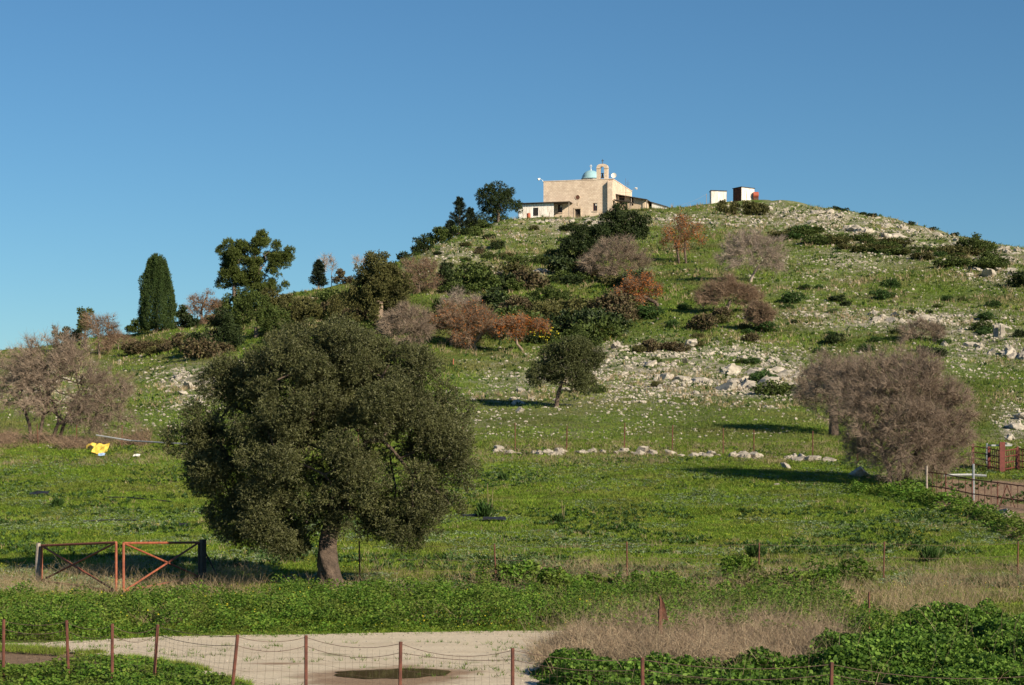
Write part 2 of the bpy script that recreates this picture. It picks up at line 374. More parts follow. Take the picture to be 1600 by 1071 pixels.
V = np.stack([rx, ry, rz], -1).reshape(-1, 3); nr, nc = rx.shape; ii = np.arange(nr*nc).reshape(nr, nc)
Q = np.stack([ii[:-1, :-1], ii[:-1, 1:], ii[1:, 1:], ii[1:, :-1]], -1).reshape(-1, 4)
Q = Q[(rm[:-1, :-1] > 0).ravel()]
us = np.unique(Q); mp_ = -np.ones(len(V), int); mp_[us] = np.arange(len(us))
rd = obj('gravel_road', V[us], mp_[Q], M['road'], smooth=True); tag(rd, kind='structure')
def mudd(x, y): return np.exp(-((x+2.1)/2.0)**2-((y-33.1)/2.1)**2)+.5*np.exp(-((x+4.3)/1.1)**2-((y-35.2)/.3)**2)+.55*(fbm(x*1.6, y*1.6, seed=12)-.5)
a = sst(.4, .75, mudd(V[us, 0], V[us, 1]))
at_ = rd.data.attributes.new('mud', 'FLOAT', 'POINT'); at_.data.foreach_set('value', a.astype(np.float32))
th = np.linspace(0, 2*math.pi, 60, endpoint=False); rr = 1+.45*(fbm(np.cos(th)*1.5+5, np.sin(th)*1.5, seed=2)-.5)*2
V = np.stack([-2.15+1.0*rr*np.cos(th), 33.5+.75*rr*np.sin(th), np.zeros(60)], -1); V[:, 2] = float(np.median(height(V[:, 0], V[:, 1])))+.041
o = obj('puddle', V, [np.arange(60)[None]], M['water']); tag(o, kind='structure')

# ------------------------------------------------------------------ foliage builders
def quadleaves(c, d, nrm, L, Wd, fold=.15):
    d = unit(d); s = unit(np.cross(d, nrm)); u = np.cross(s, d)
    L = np.broadcast_to(np.asarray(L, float), (len(c),))[:, None]; Wd = np.broadcast_to(np.asarray(Wd, float), (len(c),))[:, None]
    V = np.stack([c-d*L/2, c+s*Wd/2+u*Wd*fold, c+d*L/2, c-s*Wd/2+u*Wd*fold], 1).reshape(-1, 3)
    return V, np.arange(len(c)*4).reshape(-1, 4)
def rdir(r, n, up=0):
    v = r.normal(size=(n, 3)); v[:, 2] += up; return unit(v)
def crown_points(blobs, n, r, lump=.3, lf=2.2, power=.35, gap=.0, gf=1.0, wp=1.):
    B = np.array([b[:3] for b in blobs], float); R = np.array([b[3:6] if len(b) >= 6 else (b[3],)*3 for b in blobs], float)
    w = (R[:, 0]*R[:, 2])**wp; w = w/w.sum(); k = r.choice(len(B), n, p=w)
    d = rdir(r, n); rho = r.random(n)**power
    lu = 1-lump+2*lump*vnoise(d[:, 0]*lf+k*7.3, d[:, 1]*lf+k*3.1, d[:, 2]*lf, seed=3)
    P = B[k]+d*R[k]*(rho*lu)[:, None]
    nin = np.zeros(n, bool)
    for j in range(len(B)):
        q = np.linalg.norm((P-B[j])/R[j], axis=1); nin |= (q < .45) & (k != j)
    keep = ~nin
    if gap: keep &= fbm(P[:, 0]*gf, P[:, 1]*gf, P[:, 2]*gf, seed=7, o=2) > gap
    return P[keep], d[keep]
def sublobes(blobs, n, r, rr, power=.3):
    P, _ = crown_points(blobs, n*14, r, power=power, wp=.55); keep = []
    for p in P:
        if all(np.linalg.norm(p-q) > rr*1.05 for q in keep): keep.append(p)
        if len(keep) >= n: break
    return [(p[0], p[1], p[2], q, q, q*.85) for p in keep for q in [rr*(.7+.6*r.random())]]
def sprigs(P, D, r, per, slen, L, Wd, spread=.8, up=.3):
    n = len(P); sdir = unit(D+np.array([0, 0, up])+r.normal(size=(n, 3))*.5)
    t = r.random((n, per)); ld = unit(sdir[:, None]*.7+r.normal(size=(n, per, 3))*spread)
    Lr = L*(.6+.8*r.random((n, per)))
    c = P[:, None]+sdir[:, None]*(t*slen)[..., None]+ld*(Lr/2)[..., None]
    c = c.reshape(-1, 3); ld = ld.reshape(-1, 3)
    return quadleaves(c, ld, rdir(r, len(c), .6), Lr.ravel(), Lr.ravel()*Wd/L)
def segs_mesh(P0, P1, R0, R1, k=3):
    T = unit(P1-P0); up = np.where(np.abs(T[:, 2:3]) < .9, np.array([[0, 0, 1.]]), np.array([[0, 1., 0]]))
    A = unit(np.cross(T, up)); B = np.cross(T, A); th = np.arange(k)*2*math.pi/k
    ring = np.cos(th)[None, :, None]*A[:, None]+np.sin(th)[None, :, None]*B[:, None]
    V = np.concatenate([P0[:, None]+ring*R0[:, None, None], P1[:, None]+ring*R1[:, None, None]], 1).reshape(-1, 3)
    b = (np.arange(len(P0))*2*k)[:, None]; Fc = []
    for j in range(k): Fc.append(b+np.array([[j, (j+1) % k, k+(j+1) % k, k+j]]))
    return V, np.concatenate(Fc)
def skeleton(base, trunk, blobs, ntip, r, wob=.12, step=.35, twr=.012, pw=2.3, pref=.35, surf=.5, lo=None):
    """trunk: list of points; tips in the blobs attached one by one to the nearest earlier node"""
    nodes = [np.array(p, float) for p in trunk]; par = [-1]+list(range(len(trunk)-1))
    path = [0.]
    for i in range(1, len(nodes)): path.append(path[-1]+np.linalg.norm(nodes[i]-nodes[i-1]))
    N = np.zeros((60000, 3)); PT = np.zeros(60000); n = len(nodes); N[:n] = nodes; PT[:n] = path
    tips, _ = crown_points(blobs, ntip, r, power=surf); top = np.array(trunk[-1])
    tips = tips[np.argsort(np.linalg.norm(tips-top, axis=1)+r.normal(size=len(tips))*.2)]
    lo = max(1, len(trunk)//2 if lo is None else lo)
    for t in tips:
        d = np.linalg.norm(N[lo:n]-t, axis=1)
        j = lo+int(np.argmin(d+pref*np.abs(PT[lo:n])*.6)); dist = d[j-lo]
        m = max(1, min(12, int(dist/step))); prev = j; a = N[j].copy()
        bend = r.normal(size=3)*dist*wob; bend[2] += dist*wob*.6
        for q in range(1, m+1):
            s = q/m; p = a*(1-s)+t*s+bend*4*s*(1-s)*.5+(r.normal(size=3)*step*.13 if q < m else 0)
            N[n] = p; par.append(prev); PT[n] = PT[prev]+np.linalg.norm(p-N[prev]); prev = n; n += 1
        if n > 59900: break
    par = np.array(par); cnt = np.zeros(n); has = np.zeros(n, bool); has[par[1:]] = True; cnt[~has] = 1
    for i in range(n-1, 0, -1): cnt[par[i]] += cnt[i]
    R = twr*cnt**(1/pw)
    return N[:n].copy(), par, R, ~has
def skel_mesh(N, par, R, k=5, rmax=None, minr=0):
    i = np.arange(1, len(N)); 
    R0 = R[par[i]]; R1 = R[i]; R0 = np.minimum(R0, R1*1.35+.002)
    if rmax: R0 = np.minimum(R0, rmax); R1 = np.minimum(R1, rmax)
    m = R1 > minr
    return segs_mesh(N[par[i]][m], N[i][m], R0[m], R1[m], k)
def twigs(N, R, r, cen, n, L, rad, bias=.8, nseg=3, thin=None, up=.25):
    cand = np.nonzero(R < (thin or np.quantile(R, .9)))[0]
    i = r.choice(cand, n); P = N[i]; out = unit(P-cen)
    d = unit(out*bias+r.normal(size=(n, 3))*.6+np.array([0, 0, up])); ln = L*(.4+.9*r.random(n))/nseg
    A, B, RA, RB = [], [], [], []
    for s in range(nseg):
        d = unit(d+r.normal(size=(n, 3))*.28); P1 = P+d*ln[:, None]
        A.append(P); B.append(P1); RA.append(np.full(n, rad*(1-s/nseg*.7))); RB.append(np.full(n, rad*(1-(s+1)/nseg*.7))); P = P1
    return segs_mesh(np.concatenate(A), np.concatenate(B), np.concatenate(RA), np.concatenate(RB), 3)
def pxblobs(blobs, Y):
    """(px,row,rpx[,dy metres, flat]) at distance Y -> world ellipsoids"""
    out = []
    for b in blobs:
        dy = b[3] if len(b) > 3 else 0; fl = b[4] if len(b) > 4 else 1
        R = b[2]/F*Y; out.append(((b[0]-800)/F*Y, Y+dy, (HR-b[1])/F*Y, R, R, R*fl))
    return out
def join(*parts):
    V, Fs, n = [], [], 0
    for v, f in parts: V.append(v); Fs.append(f+n); n += len(v)
    return np.concatenate(V), np.concatenate(Fs)
def local(blobs, o): return [tuple(np.array(b[:3])-o)+tuple(b[3:]) for b in blobs]

# ------------------------------------------------------------------ trees
def leafy_tree(name, label, px, row, blobs, leaf, n, per, slen, L, Wd, seed, trunk=None, bark='bark', tr=.2, ntip=60, gap=.0, gf=1.0,
               up=.3, spread=.8, lump=.3, power=.35, Y=None, group=None, cat='tree', bough=.02, sub=None, grow=1.0):
    r = rnd(seed); o = at(px, row) if Y is None else G(px, Y)
    B = local(pxblobs(blobs, o[1]), o); t = thing(name, label, cat, o, 0, group)
    B = [tuple(b[:3])+tuple(q*grow for q in b[3:]) for b in B]
    BL = sublobes(B, sub[0], r, sub[1]*o[1]/F) if sub else B
    P, D = crown_points(BL, n, r, lump=lump, gap=gap, gf=gf, power=power)
    v, f = sprigs(P, D, r, per, slen, L, Wd, spread, up)
    obj('crown', v, f, M[leaf], t)
    if trunk is None:
        top = B[0][2]*.55; trunk = [(0, 0, -.3), (0, 0, top*.5), (B[0][0]*.3, 0, top)]
    else: trunk = [((a-px)/F*o[1], dy, (row-b)/F*o[1]) for a, b, dy in trunk]; trunk[0] = (trunk[0][0], trunk[0][1], -.3)
    N, par, R, tip = skeleton(None, trunk, B, ntip, r, twr=bough, surf=.6, lo=len(trunk)-2)
    R = R*min(1, tr/max(R[1], 1e-3)) if R[1] > tr else R
    base = np.arange(len(trunk)); R[base] = np.maximum(R[base], tr*(1.25-.6*base/len(trunk)))
    R[0] *= 1.35
    v, f = skel_mesh(N, par, R, 7)
    if tr > .25 and len(trunk) > 4:
        T_ = np.array(trunk, float); s_ = np.linspace(0, len(T_)-1, 46); path = np.stack([np.interp(s_, np.arange(len(T_)), T_[:, k]) for k in range(3)], 1)
        path = np.stack([np.convolve(np.pad(path[:, k], 4, 'edge'), np.ones(9)/9, 'valid') for k in range(3)], 1); kk_ = 30; ta = np.arange(kk_)*2*math.pi/kk_
        rad_ = tr*np.interp(s_, [0, .35, 1, len(T_)-1], [1.55, 1.2, 1.0, .62])[:, None]; tw = ta[None]+s_[:, None]*.5
        rr_ = rad_*(.74+.62*fbm(np.cos(tw)*2.1+4, np.sin(tw)*2.1, s_[:, None]*.55+np.zeros_like(tw), seed=5, o=4))
        Vt = np.stack([path[:, :1]+rr_*np.cos(ta), path[:, 1:2]+rr_*np.sin(ta), path[:, 2:3]+np.zeros_like(rr_)], -1).reshape(-1, 3); ii_ = np.arange(46*kk_).reshape(46, kk_)
        ft = np.stack([ii_[:-1], np.roll(ii_[:-1], -1, 1), np.roll(ii_[1:], -1, 1), ii_[1:]], -1).reshape(-1, 4)
        R[:len(trunk)] *= .75; v, f = join(skel_mesh(N, par, R, 7), (Vt, ft))
    obj('trunk', v, f, M[bark], t, smooth=True)
    return t
def bare_tree(name, label, px, row, blobs, tw, ntip, ntw, tl, trad, seed, trunk=None, bark='bark_l', tr=.15, Y=None, stems=1, group=None,
              leaf=None, nleaf=0, lsz=.1, step=.3, wob=.14, bias=.8, up=.25, cat='tree', base_r=.008, power=.45, pref=.35):
    r = rnd(seed); o = at(px, row) if Y is None else G(px, Y)
    B = local(pxblobs(blobs, o[1]), o); t = thing(name, label, cat, o, 0, group)
    if trunk is None: trunks = [[(0, 0, -.2), (0, 0, .4*B[0][2]*.8), (B[0][0]*.2, 0, B[0][2]*.55)]]
    else: trunks = [[((a-px)/F*o[1], dy, (row-b)/F*o[1]) for a, b, dy in tk] for tk in (trunk if isinstance(trunk[0], list) else [trunk])]
    sk, tws = [], []; cen = np.mean([b[:3] for b in B], axis=0)-np.array([0, 0, B[0][3]*.5])
    for q, tk in enumerate(trunks):
        tk[0] = (tk[0][0], tk[0][1], -.2)
        if len(trunks) > 1: 
            e = np.array(tk[-1]); dd = np.array([np.linalg.norm(np.array(b[:3])-e) for b in B]); own = [B[j] for j in range(len(B)) if dd[j] < np.median(dd)*1.25+.01]
        else: own = B
        N, par, R, tip = skeleton(None, tk, own, ntip//len(trunks), r, twr=base_r, step=step, wob=wob, surf=power, pref=pref)
        bi = np.arange(len(tk)); R[bi] = np.maximum(R[bi], tr*(1.2-.5*bi/len(tk)))
        sk.append(skel_mesh(N, par, R, 5, rmax=tr*1.4)); tws.append(twigs(N, R, r, cen, ntw//len(trunks), tl, trad, bias=bias, up=up))
        if nleaf:
            cand = np.nonzero(R < np.quantile(R, .85))[0]; P = N[r.choice(cand, nleaf//len(trunks))]+r.normal(size=(nleaf//len(trunks), 3))*tl*.4
            ls = quadleaves(P, rdir(r, len(P)), rdir(r, len(P), .6), lsz*(.6+.8*r.random(len(P))), lsz*.6)
            obj('foliage', *ls, M[leaf], t)
    obj('trunk', *join(*sk), M[bark], t, smooth=True); obj('twigs', *join(*tws), M[tw], t)
    return t

# the big olive tree in front
leafy_tree('olive_tree', 'large dense old olive tree with a leaning brown trunk, standing beside the rusty field gate', 524, 922,
  [(500, 660, 75), (515, 560, 54, -.3), (500, 558, 48, .8), (440, 585, 55, -.8), (395, 592, 48, .2), (372, 578, 30), (352, 590, 22), (480, 610, 60, -1.2), (350, 625, 30, .5), (362, 600, 25, .8),
   (325, 680, 52, .9), (298, 700, 32, .8), (288, 688, 26, .8), (290, 715, 26, 1), (345, 730, 56, .5), (318, 748, 38, .9), (375, 795, 50, .3), (400, 815, 44, .3), (440, 800, 48, -.9), (455, 835, 30, .3), (360, 810, 32, .8),
   (600, 590, 62, -.5), (640, 578, 42, .4), (570, 560, 42, .8), (650, 640, 58, .2), (610, 650, 62, -1.1), (690, 690, 46, 0), (668, 720, 58, -.6), (705, 655, 26, .3), (712, 700, 28, -.5),
   (640, 770, 58, -.2), (670, 790, 48, .5), (605, 790, 50, -.7), (640, 825, 34, .2), (690, 775, 34, -.2), (585, 805, 30, .6), (560, 720, 65, -1.3), (450, 700, 65, -1.2), (420, 720, 60, .9), (610, 710, 65, 1.2), (520, 620, 65, 1.2),
   (490, 528, 24, -.2), (540, 528, 24, .2), (455, 540, 28, .3), (548, 795, 40, -.5), (482, 795, 40, .3), (600, 820, 32, .3), (500, 770, 44, -1), (470, 820, 30)],
  'olive', 62000, 11, .2, .068, .022, 11, trunk=[(524, 928, 0), (514, 895, 0), (509, 868, .05), (513, 838, .1), (528, 795, .1), (540, 740, .1)], tr=.29, ntip=150, gap=.33, gf=1.6, lump=.3, power=.28, sub=(205, 23), grow=.87)
# small olive on the terrace
leafy_tree('olive_tree', 'small round olive tree with a bare slanting trunk in the stony meadow below the hill', 868, 637,
  [(880, 575, 32, 0, .8), (850, 582, 25, .4, .8), (915, 560, 28, .2, .75), (900, 590, 25, -.4, .8), (840, 590, 18, -.2, .8), (870, 555, 24, .5, .8), (905, 545, 22, 0, .8), (930, 565, 14, .3), (915, 598, 16, .3), (890, 548, 20, -.5)],
  'olive_far', 6500, 9, .2, .12, .05, 12, trunk=[(868, 640, 0), (872, 618, 0), (878, 598, 0)], tr=.13, ntip=40, gap=.36, gf=1.2)
# cypress: columnar, sprays pointing up
def cypress(px, row, hw, h, seed, label):
    r = rnd(seed); o = at(px, row); s = o[1]/F; H = h*s; Rm = hw*s; t = thing('cypress_tree', label, 'tree', o)
    n = 26000; u = r.random(n)**.85; prof = np.interp(u, [0, .06, .2, .4, .6, .8, .92, 1], [.55, .88, 1, .96, .82, .63, .5, .12])
    a = r.random(n)*6.283; lu = .5+.95*fbm(np.cos(a)*3.2+9, np.sin(a)*3.2, u*3.0, seed=3, o=3)
    rad = Rm*prof*lu*(1-.35*r.random(n)**2)
    P = np.stack([np.cos(a)*rad+.04*Rm*u, np.sin(a)*rad, H*(.02+u*.97*(.86+.16*lu))], 1)
    D = np.stack([np.cos(a)*.25, np.sin(a)*.25, np.ones(n)], 1)
    obj('crown', *sprigs(P, D, r, 4, .25, .2, .05, .28, .8), M['cypress'], t)
    m = MB(); m.tube([(0, 0, -.4), (0, 0, H*.2), (.05, 0, H*.8)], [.25, .22, .05], 7); m.build('trunk', M['bark_l'], t)
    return t
cypress(245, 520, 27, 115, 21, 'tall dense dark green cypress tree alone on the left skyline')
# umbrella-like pines on the skyline
leafy_tree('pine_tree', 'broad pine tree with a rounded dark crown, nearer the cypress', 372, 485, [(372, 402, 24), (355, 412, 16, .5), (352, 428, 14), (365, 390, 16, .4), (385, 415, 16, .6), (378, 430, 14, -.4), (350, 400, 12), (362, 438, 12, .3), (345, 440, 7), (375, 383, 9)],
  'pine', 6500, 12, .3, .2, .06, 31, trunk=[(372, 490, 0), (366, 462, 0), (366, 445, 0), (372, 425, 0)], bark='bark_p', tr=.26, ntip=34, lump=.3, gap=.38, gf=1.5, up=.8, power=.4, grow=.9, sub=(40, 8))
leafy_tree('pine_tree', 'open pine tree with separate bright clumps and bare slanting limbs against the sky', 392, 482, [(412, 372, 14), (426, 380, 12, .4), (402, 375, 10), (412, 396, 17, -.2), (430, 402, 14, .2), (448, 398, 11), (392, 392, 12, .4), (405, 412, 15, .5), (402, 428, 12, -.2), (428, 420, 13), (436, 430, 8), (445, 440, 7), (400, 447, 15), (425, 450, 14, .3), (442, 405, 10), (385, 440, 8), (412, 458, 14)],
  'pine', 7500, 12, .28, .2, .06, 32, trunk=[(388, 485, 0), (392, 462, 0), (397, 440, 0), (408, 418, 0)], bark='bark_p', tr=.22, ntip=46, lump=.3, gap=.38, gf=1.5, up=.8, power=.4, grow=.74, sub=(52, 7))
leafy_tree('evergreen_tree', 'leaning dark evergreen tree on the crest left of the church', 779, 347, [(775, 312, 18), (762, 318, 14), (790, 318, 15), (778, 296, 14), (798, 308, 11), (806, 322, 9), (760, 302, 10), (765, 332, 12), (790, 300, 10), (754, 338, 7), (788, 330, 12), (752, 310, 6)],
  'dark', 3600, 9, .35, .24, .08, 33, tr=.25, ntip=24, gap=.22, gf=.8, up=.4, bark='bark_p', sub=(50, 6), power=.3)
def conifer(px, row, hw, h, seed, label, Y=None):
    r = rnd(seed); o = at(px, row) if Y is None else G(px, Y); s = o[1]/F; H = h*s; Rm = hw*s; t = thing('conifer_tree', label, 'tree', o)
    vs = []; nb = 34; trunk = MB(); trunk.tube([(0, 0, -.4), (0, 0, H*.98)], [.14, .02], 6)
    for k in range(nb):
        u = .08+.9*k/nb; a = k*2.4+r.random(); Lb = Rm*(1.05-u)**.8*(.65+.6*r.random())
        tt = r.random(110)**.7; d = np.array([math.cos(a), math.sin(a), .45])
        P = np.array([0, 0, H*u])+d*(tt*Lb)[:, None]+r.normal(size=(110, 3))*.06*Rm
        vs.append(sprigs(P, np.tile(d, (110, 1)), r, 3, .2, .24, .07, .5, .3)); trunk.tube([(0, 0, H*u), tuple(np.array([0, 0, H*u])+d*Lb*.9)], [.03, .01], 4)
    obj('crown', *join(*vs), M['conifer'], t); trunk.build('trunk', M['bark_p'], t)
conifer(718, 362, 17, 56, 41, 'tall spiky blue-dark conifer, the pointed one on the crest left of the church')
conifer(735, 356, 11, 34, 42, 'short dark conifer tucked between the pointed conifer and the leaning evergreen')
conifer(704, 368, 12, 26, 43, 'squat dark conifer at the foot of the pointed conifer, on its left')
conifer(498, 449, 16, 44, 44, 'small lone dark conifer on the skyline between the pines and the hill')
# other leafy trees and big shrubs: name, label, px, row, blobs, leaf, n, seed
LT = [
 ('evergreen_shrub', 'dark green bush crowding the trunks of the two pines', 376, 492, [(375, 470, 14), (392, 464, 12), (358, 476, 13), (344, 486, 11)], 'shrub', 2200, 49),
 ('evergreen_shrub', 'dark bush hiding the right foot of the open pine', 420, 480, [(418, 466, 11), (432, 468, 10), (443, 470, 9)], 'shrub_ol', 1300, 48),
 ('shrub', 'dark green bush at the left foot of the cypress', 217, 521, [(217, 508, 10), (210, 514, 8), (222, 512, 9)], 'shrub', 700, 51),
 ('pine_tree', 'small round-topped pine rising behind the bare pinkish trees at the left', 133, 540, [(133, 491, 9), (131, 500, 9), (136, 506, 8), (128, 512, 8)], 'pine', 700, 52),
 ('evergreen_tree', 'dark evergreen with layered boughs at the left edge of the skyline', 108, 552, [(108, 525, 18, 0, .7), (95, 520, 10), (120, 532, 14), (102, 538, 14)], 'dark', 1100, 53),
 ('evergreen_shrub', 'dark green bush between the cypress and the russet tree', 290, 515, [(288, 500, 15), (276, 508, 12), (300, 505, 13), (283, 490, 9)], 'dark', 1300, 54),
 ('evergreen_shrub', 'broad dark green thicket below the pines, left side', 335, 552, [(340, 525, 26), (318, 535, 22), (352, 510, 22), (305, 540, 14), (362, 530, 22), (330, 545, 20)], 'dark', 3600, 55),
 ('evergreen_shrub', 'big mid green bush directly under the pine trunks', 400, 530, [(400, 497, 26), (380, 505, 24), (420, 500, 22), (385, 478, 16), (425, 520, 20), (405, 470, 13), (370, 520, 20)], 'shrub', 3600, 56),
 ('evergreen_tree', 'large olive-brown evergreen tree on the slope left of centre', 592, 520, [(592, 430, 26), (575, 445, 24), (610, 440, 22), (585, 465, 32), (615, 470, 24), (565, 480, 26), (600, 495, 30), (570, 505, 24), (592, 415, 22), (580, 425, 20), (606, 428, 18), (596, 440, 26), (555, 460, 16), (630, 455, 15), (570, 500, 26), (605, 505, 24)], 'shrub_ol', 12000, 57),
 ('evergreen_shrub', 'dark bush on the skyline edge left of the squat conifer', 660, 395, [(660, 385, 11), (668, 390, 9), (653, 382, 8)], 'dark', 800, 58),
 ('evergreen_shrub', 'dark green narrow bush beside the reddish bare tree', 695, 455, [(695, 430, 12), (690, 442, 13), (700, 420, 9), (702, 445, 10)], 'dark', 1300, 59),
 ('evergreen_tree', 'large dark round evergreen just below the church front', 972, 378, [(972, 350, 24), (955, 348, 18), (990, 350, 18), (965, 335, 13), (980, 366, 20), (955, 362, 16), (996, 362, 12)], 'dark', 4200, 60),
 ('evergreen_tree', 'dark spreading evergreen down-slope of the round one, left of the bare tree', 905, 408, [(905, 378, 20), (890, 385, 17), (922, 370, 18), (912, 395, 20), (885, 394, 12), (930, 388, 16), (900, 362, 10), (935, 362, 12)], 'dark', 3600, 61),
 ('gorse_bush', 'dark bush with yellow flowers beside the orange-leaved tree', 838, 538, [(838, 522, 15), (826, 526, 12), (850, 524, 11)], 'dark', 1500, 62),
 ('evergreen_shrub', 'smooth bright green bush above the small olive tree', 898, 552, [(900, 534, 18), (880, 540, 14), (920, 540, 15), (898, 545, 18)], 'shrub', 1800, 63),
 ('broom_bush', 'greenish bush dotted with yellow blossom behind the small olive tree', 932, 533, [(930, 520, 11), (942, 522, 10), (920, 523, 9)], 'shrub_ol', 900, 64),
 ('evergreen_shrub', 'green and brown bush on the right skyline', 1528, 400, [(1522, 385, 16, 0, .8), (1540, 388, 14, 0, .8), (1508, 388, 10)], 'shrub', 1600, 65),
 ('evergreen_shrub', 'low brown-green thicket on the crest in front of the white sheds', 1148, 336, [(1130, 326, 12, 0, .7), (1150, 325, 13, 0, .7), (1170, 327, 12, 0, .6), (1190, 326, 8)], 'shrub_ol', 1500, 66),
 ('evergreen_shrub', 'dark bush at the right edge below the ridge', 1592, 448, [(1592, 436, 13), (1604, 438, 12)], 'dark', 900, 67),
 ('evergreen_shrub', 'olive green mound of shrub right of the pine bushes', 470, 510, [(465, 485, 24, 0, .8), (490, 485, 22, 0, .7), (450, 495, 20), (510, 490, 18, 0, .7), (525, 480, 14)], 'shrub_ol', 2600, 68),
 ('evergreen_shrub', 'small round brown bush on the left skyline by the bare saplings', 537, 445, [(537, 432, 10), (529, 435, 8), (544, 437, 7)], 'shrub_br', 500, 69),
 ('evergreen_shrub', 'dark bush under the edge of the slope left of the leaning evergreen', 690, 380, [(690, 368, 14, 0, .8), (705, 366, 12), (676, 376, 10)], 'shrub', 1000, 70),
 ('evergreen_shrub', 'rounded green bush on the slope below the dark spreading evergreen', 860, 480, [(860, 462, 20, 0, .8), (842, 468, 14), (878, 466, 14)], 'shrub', 1600, 71),
 ('evergreen_shrub', 'green bush half way up the slope between olive-brown tree and bare trees', 690, 492, [(690, 480, 16, 0, .8), (708, 482, 12)], 'shrub', 1200, 72),
]
for nm, lb, px, row, bl, lf, n, sd_ in LT:
    o = at(px, row); q = o[1]/F
    t = leafy_tree(nm, lb, px, row, bl, lf, n, 7, q*3, q*2.4, q*1.3, sd_, tr=.08+.0012*n/30, ntip=10, gap=.28, gf=.8, sub=(max(8, int(n/55)), 6.5 if n > 1500 else 4.5), cat='tree' if 'tree' in nm else 'bush', bark='bark_l')
    if nm in ('gorse_bush', 'broom_bush'):
        r = rnd(sd_+500); B = local(pxblobs([(b[0]+(8 if nm[0] == 'g' else 2), b[1]-1)+tuple(b[2:]) for b in bl], o[1]), o); P, D = crown_points(B, 170, r, power=.1)
        D = D[P[:, 0] > -.6]; P = P[P[:, 0] > -.6]
        obj('blossom', *quadleaves(P+D*.1, rdir(r, len(P)), rdir(r, len(P)), .2, .16), M['yellow'], t)
# bare trees
bare_tree('bare_tree', 'huge dense pinkish-brown leafless tree by the fence corner at the right', 1400, 762,
  [(1395, 640, 74), (1385, 585, 50, .6), (1425, 590, 46, -.4), (1350, 610, 48), (1490, 640, 40), (1330, 585, 34), (1440, 600, 48), (1340, 600, 42), (1460, 650, 52, .5), (1475, 690, 42), (1345, 650, 45, -.5), (1400, 700, 52, -.6), (1450, 715, 36), (1350, 700, 30, .5), (1300, 600, 30, 1), (1500, 640, 26), (1410, 560, 22), (1420, 660, 55, -1.2), (1505, 680, 20)],
  'twig', 1900, 46000, .5, .0062, 81, trunk=[[(1392, 764, 0), (1390, 740, 0), (1378, 705, 0)], [(1412, 766, .2), (1420, 735, .1), (1440, 695, 0)], [(1402, 764, -.2), (1404, 730, -.3), (1402, 685, -.4)]], tr=.10, step=.32, base_r=.009, bark='bark', leaf='shrub_ol', nleaf=2200, lsz=.07)
bare_tree('bare_tree', 'leafless tree with a dark trunk standing behind the huge pinkish one', 1303, 682,
  [(1300, 610, 44), (1270, 600, 26), (1320, 590, 34), (1290, 580, 26), (1262, 618, 20), (1335, 620, 30)], 'twig', 700, 18000, .5, .0065, 82, trunk=[(1303, 684, 0), (1303, 660, 0), (1302, 640, 0)], tr=.28, bark='bark')
bare_tree('bare_tree', 'wide leafless brown tree with twisted stems at the left edge behind the field', 85, 693,
  [(70, 580, 42), (40, 575, 34), (110, 560, 32), (15, 610, 32), (150, 600, 34), (185, 620, 26), (130, 640, 38), (60, 620, 38), (165, 655, 30), (205, 655, 16), (90, 530, 20), (50, 545, 18), (0, 580, 22), (195, 600, 14)],
  'twig', 1000, 20000, .6, .008, 83, trunk=[[(50, 694, 0), (46, 665, 0), (38, 640, 0)], [(88, 696, .3), (100, 660, .2), (118, 625, .1)], [(80, 695, -.2), (92, 665, -.3), (120, 650, -.4)], [(58, 695, .2), (66, 650, .3), (75, 615, .3)]], tr=.10, step=.4, base_r=.011, bark='bark')
bare_tree('bare_tree', 'pale leafless tree with pinkish twigs on the left skyline near the cypress', 155, 556, [(150, 520, 22), (165, 510, 18), (140, 505, 16), (175, 525, 14), (160, 535, 18)], 'twig_red', 200, 3740, .8, .012, 84, tr=.14, leaf='russet', nleaf=350, lsz=.2)
bare_tree('bare_tree', 'tangled brown leafless tree just left of the cypress', 185, 548, [(185, 530, 12), (200, 535, 10), (172, 535, 10)], 'twig_red', 80, 1360, .7, .012, 85, tr=.08)
bare_tree('russet_tree', 'russet tree with a pale bare trunk between the dark bush and the pines', 318, 508, [(318, 478, 18), (300, 486, 14), (290, 494, 9), (332, 485, 14), (305, 470, 12), (325, 462, 10), (338, 475, 10), (345, 495, 12), (322, 497, 14)], 'twig_red', 160, 3740, .7, .012, 86, trunk=[(316, 509, 0), (315, 485, 0), (322, 466, 0)], tr=.14, leaf='russet', nleaf=900, lsz=.22)
bare_tree('bare_tree', 'leafless reddish tree on the slope beside the narrow dark bush', 655, 460, [(655, 425, 20), (640, 430, 16), (668, 420, 15), (672, 438, 14), (648, 440, 18), (635, 415, 9)], 'twig_red', 200, 5100, .8, .012, 87, tr=.12, leaf='russet', nleaf=500, lsz=.2)
for k, (px, row, h) in enumerate([(505, 430, 30), (518, 432, 34), (560, 430, 30), (572, 428, 24)]):
    bare_tree('bare_sapling', ['bare sapling next to the small lone dark conifer', 'taller bare sapling between the lone conifer and the round brown bush', 'wispy pale sapling right of the round brown bush', 'shorter wispy sapling next to the olive-brown evergreen'][k], px, row, [(px, row-h*.7, 7), (px+2, row-h*.45, 6)], 'twig_grey', 30, 260, .8, .018, 88+k, tr=.05, group='bare saplings on the left skyline')
bare_tree('bare_tree', 'dome-shaped leafless brown tree below the dark round evergreen', 962, 442, [(962, 402, 28), (935, 405, 22), (990, 402, 22), (950, 390, 18), (975, 388, 18), (1005, 408, 14), (922, 412, 14), (960, 418, 26)], 'twig', 420, 11900, .9, .012, 93, tr=.2, bark='twig_red', up=.5)
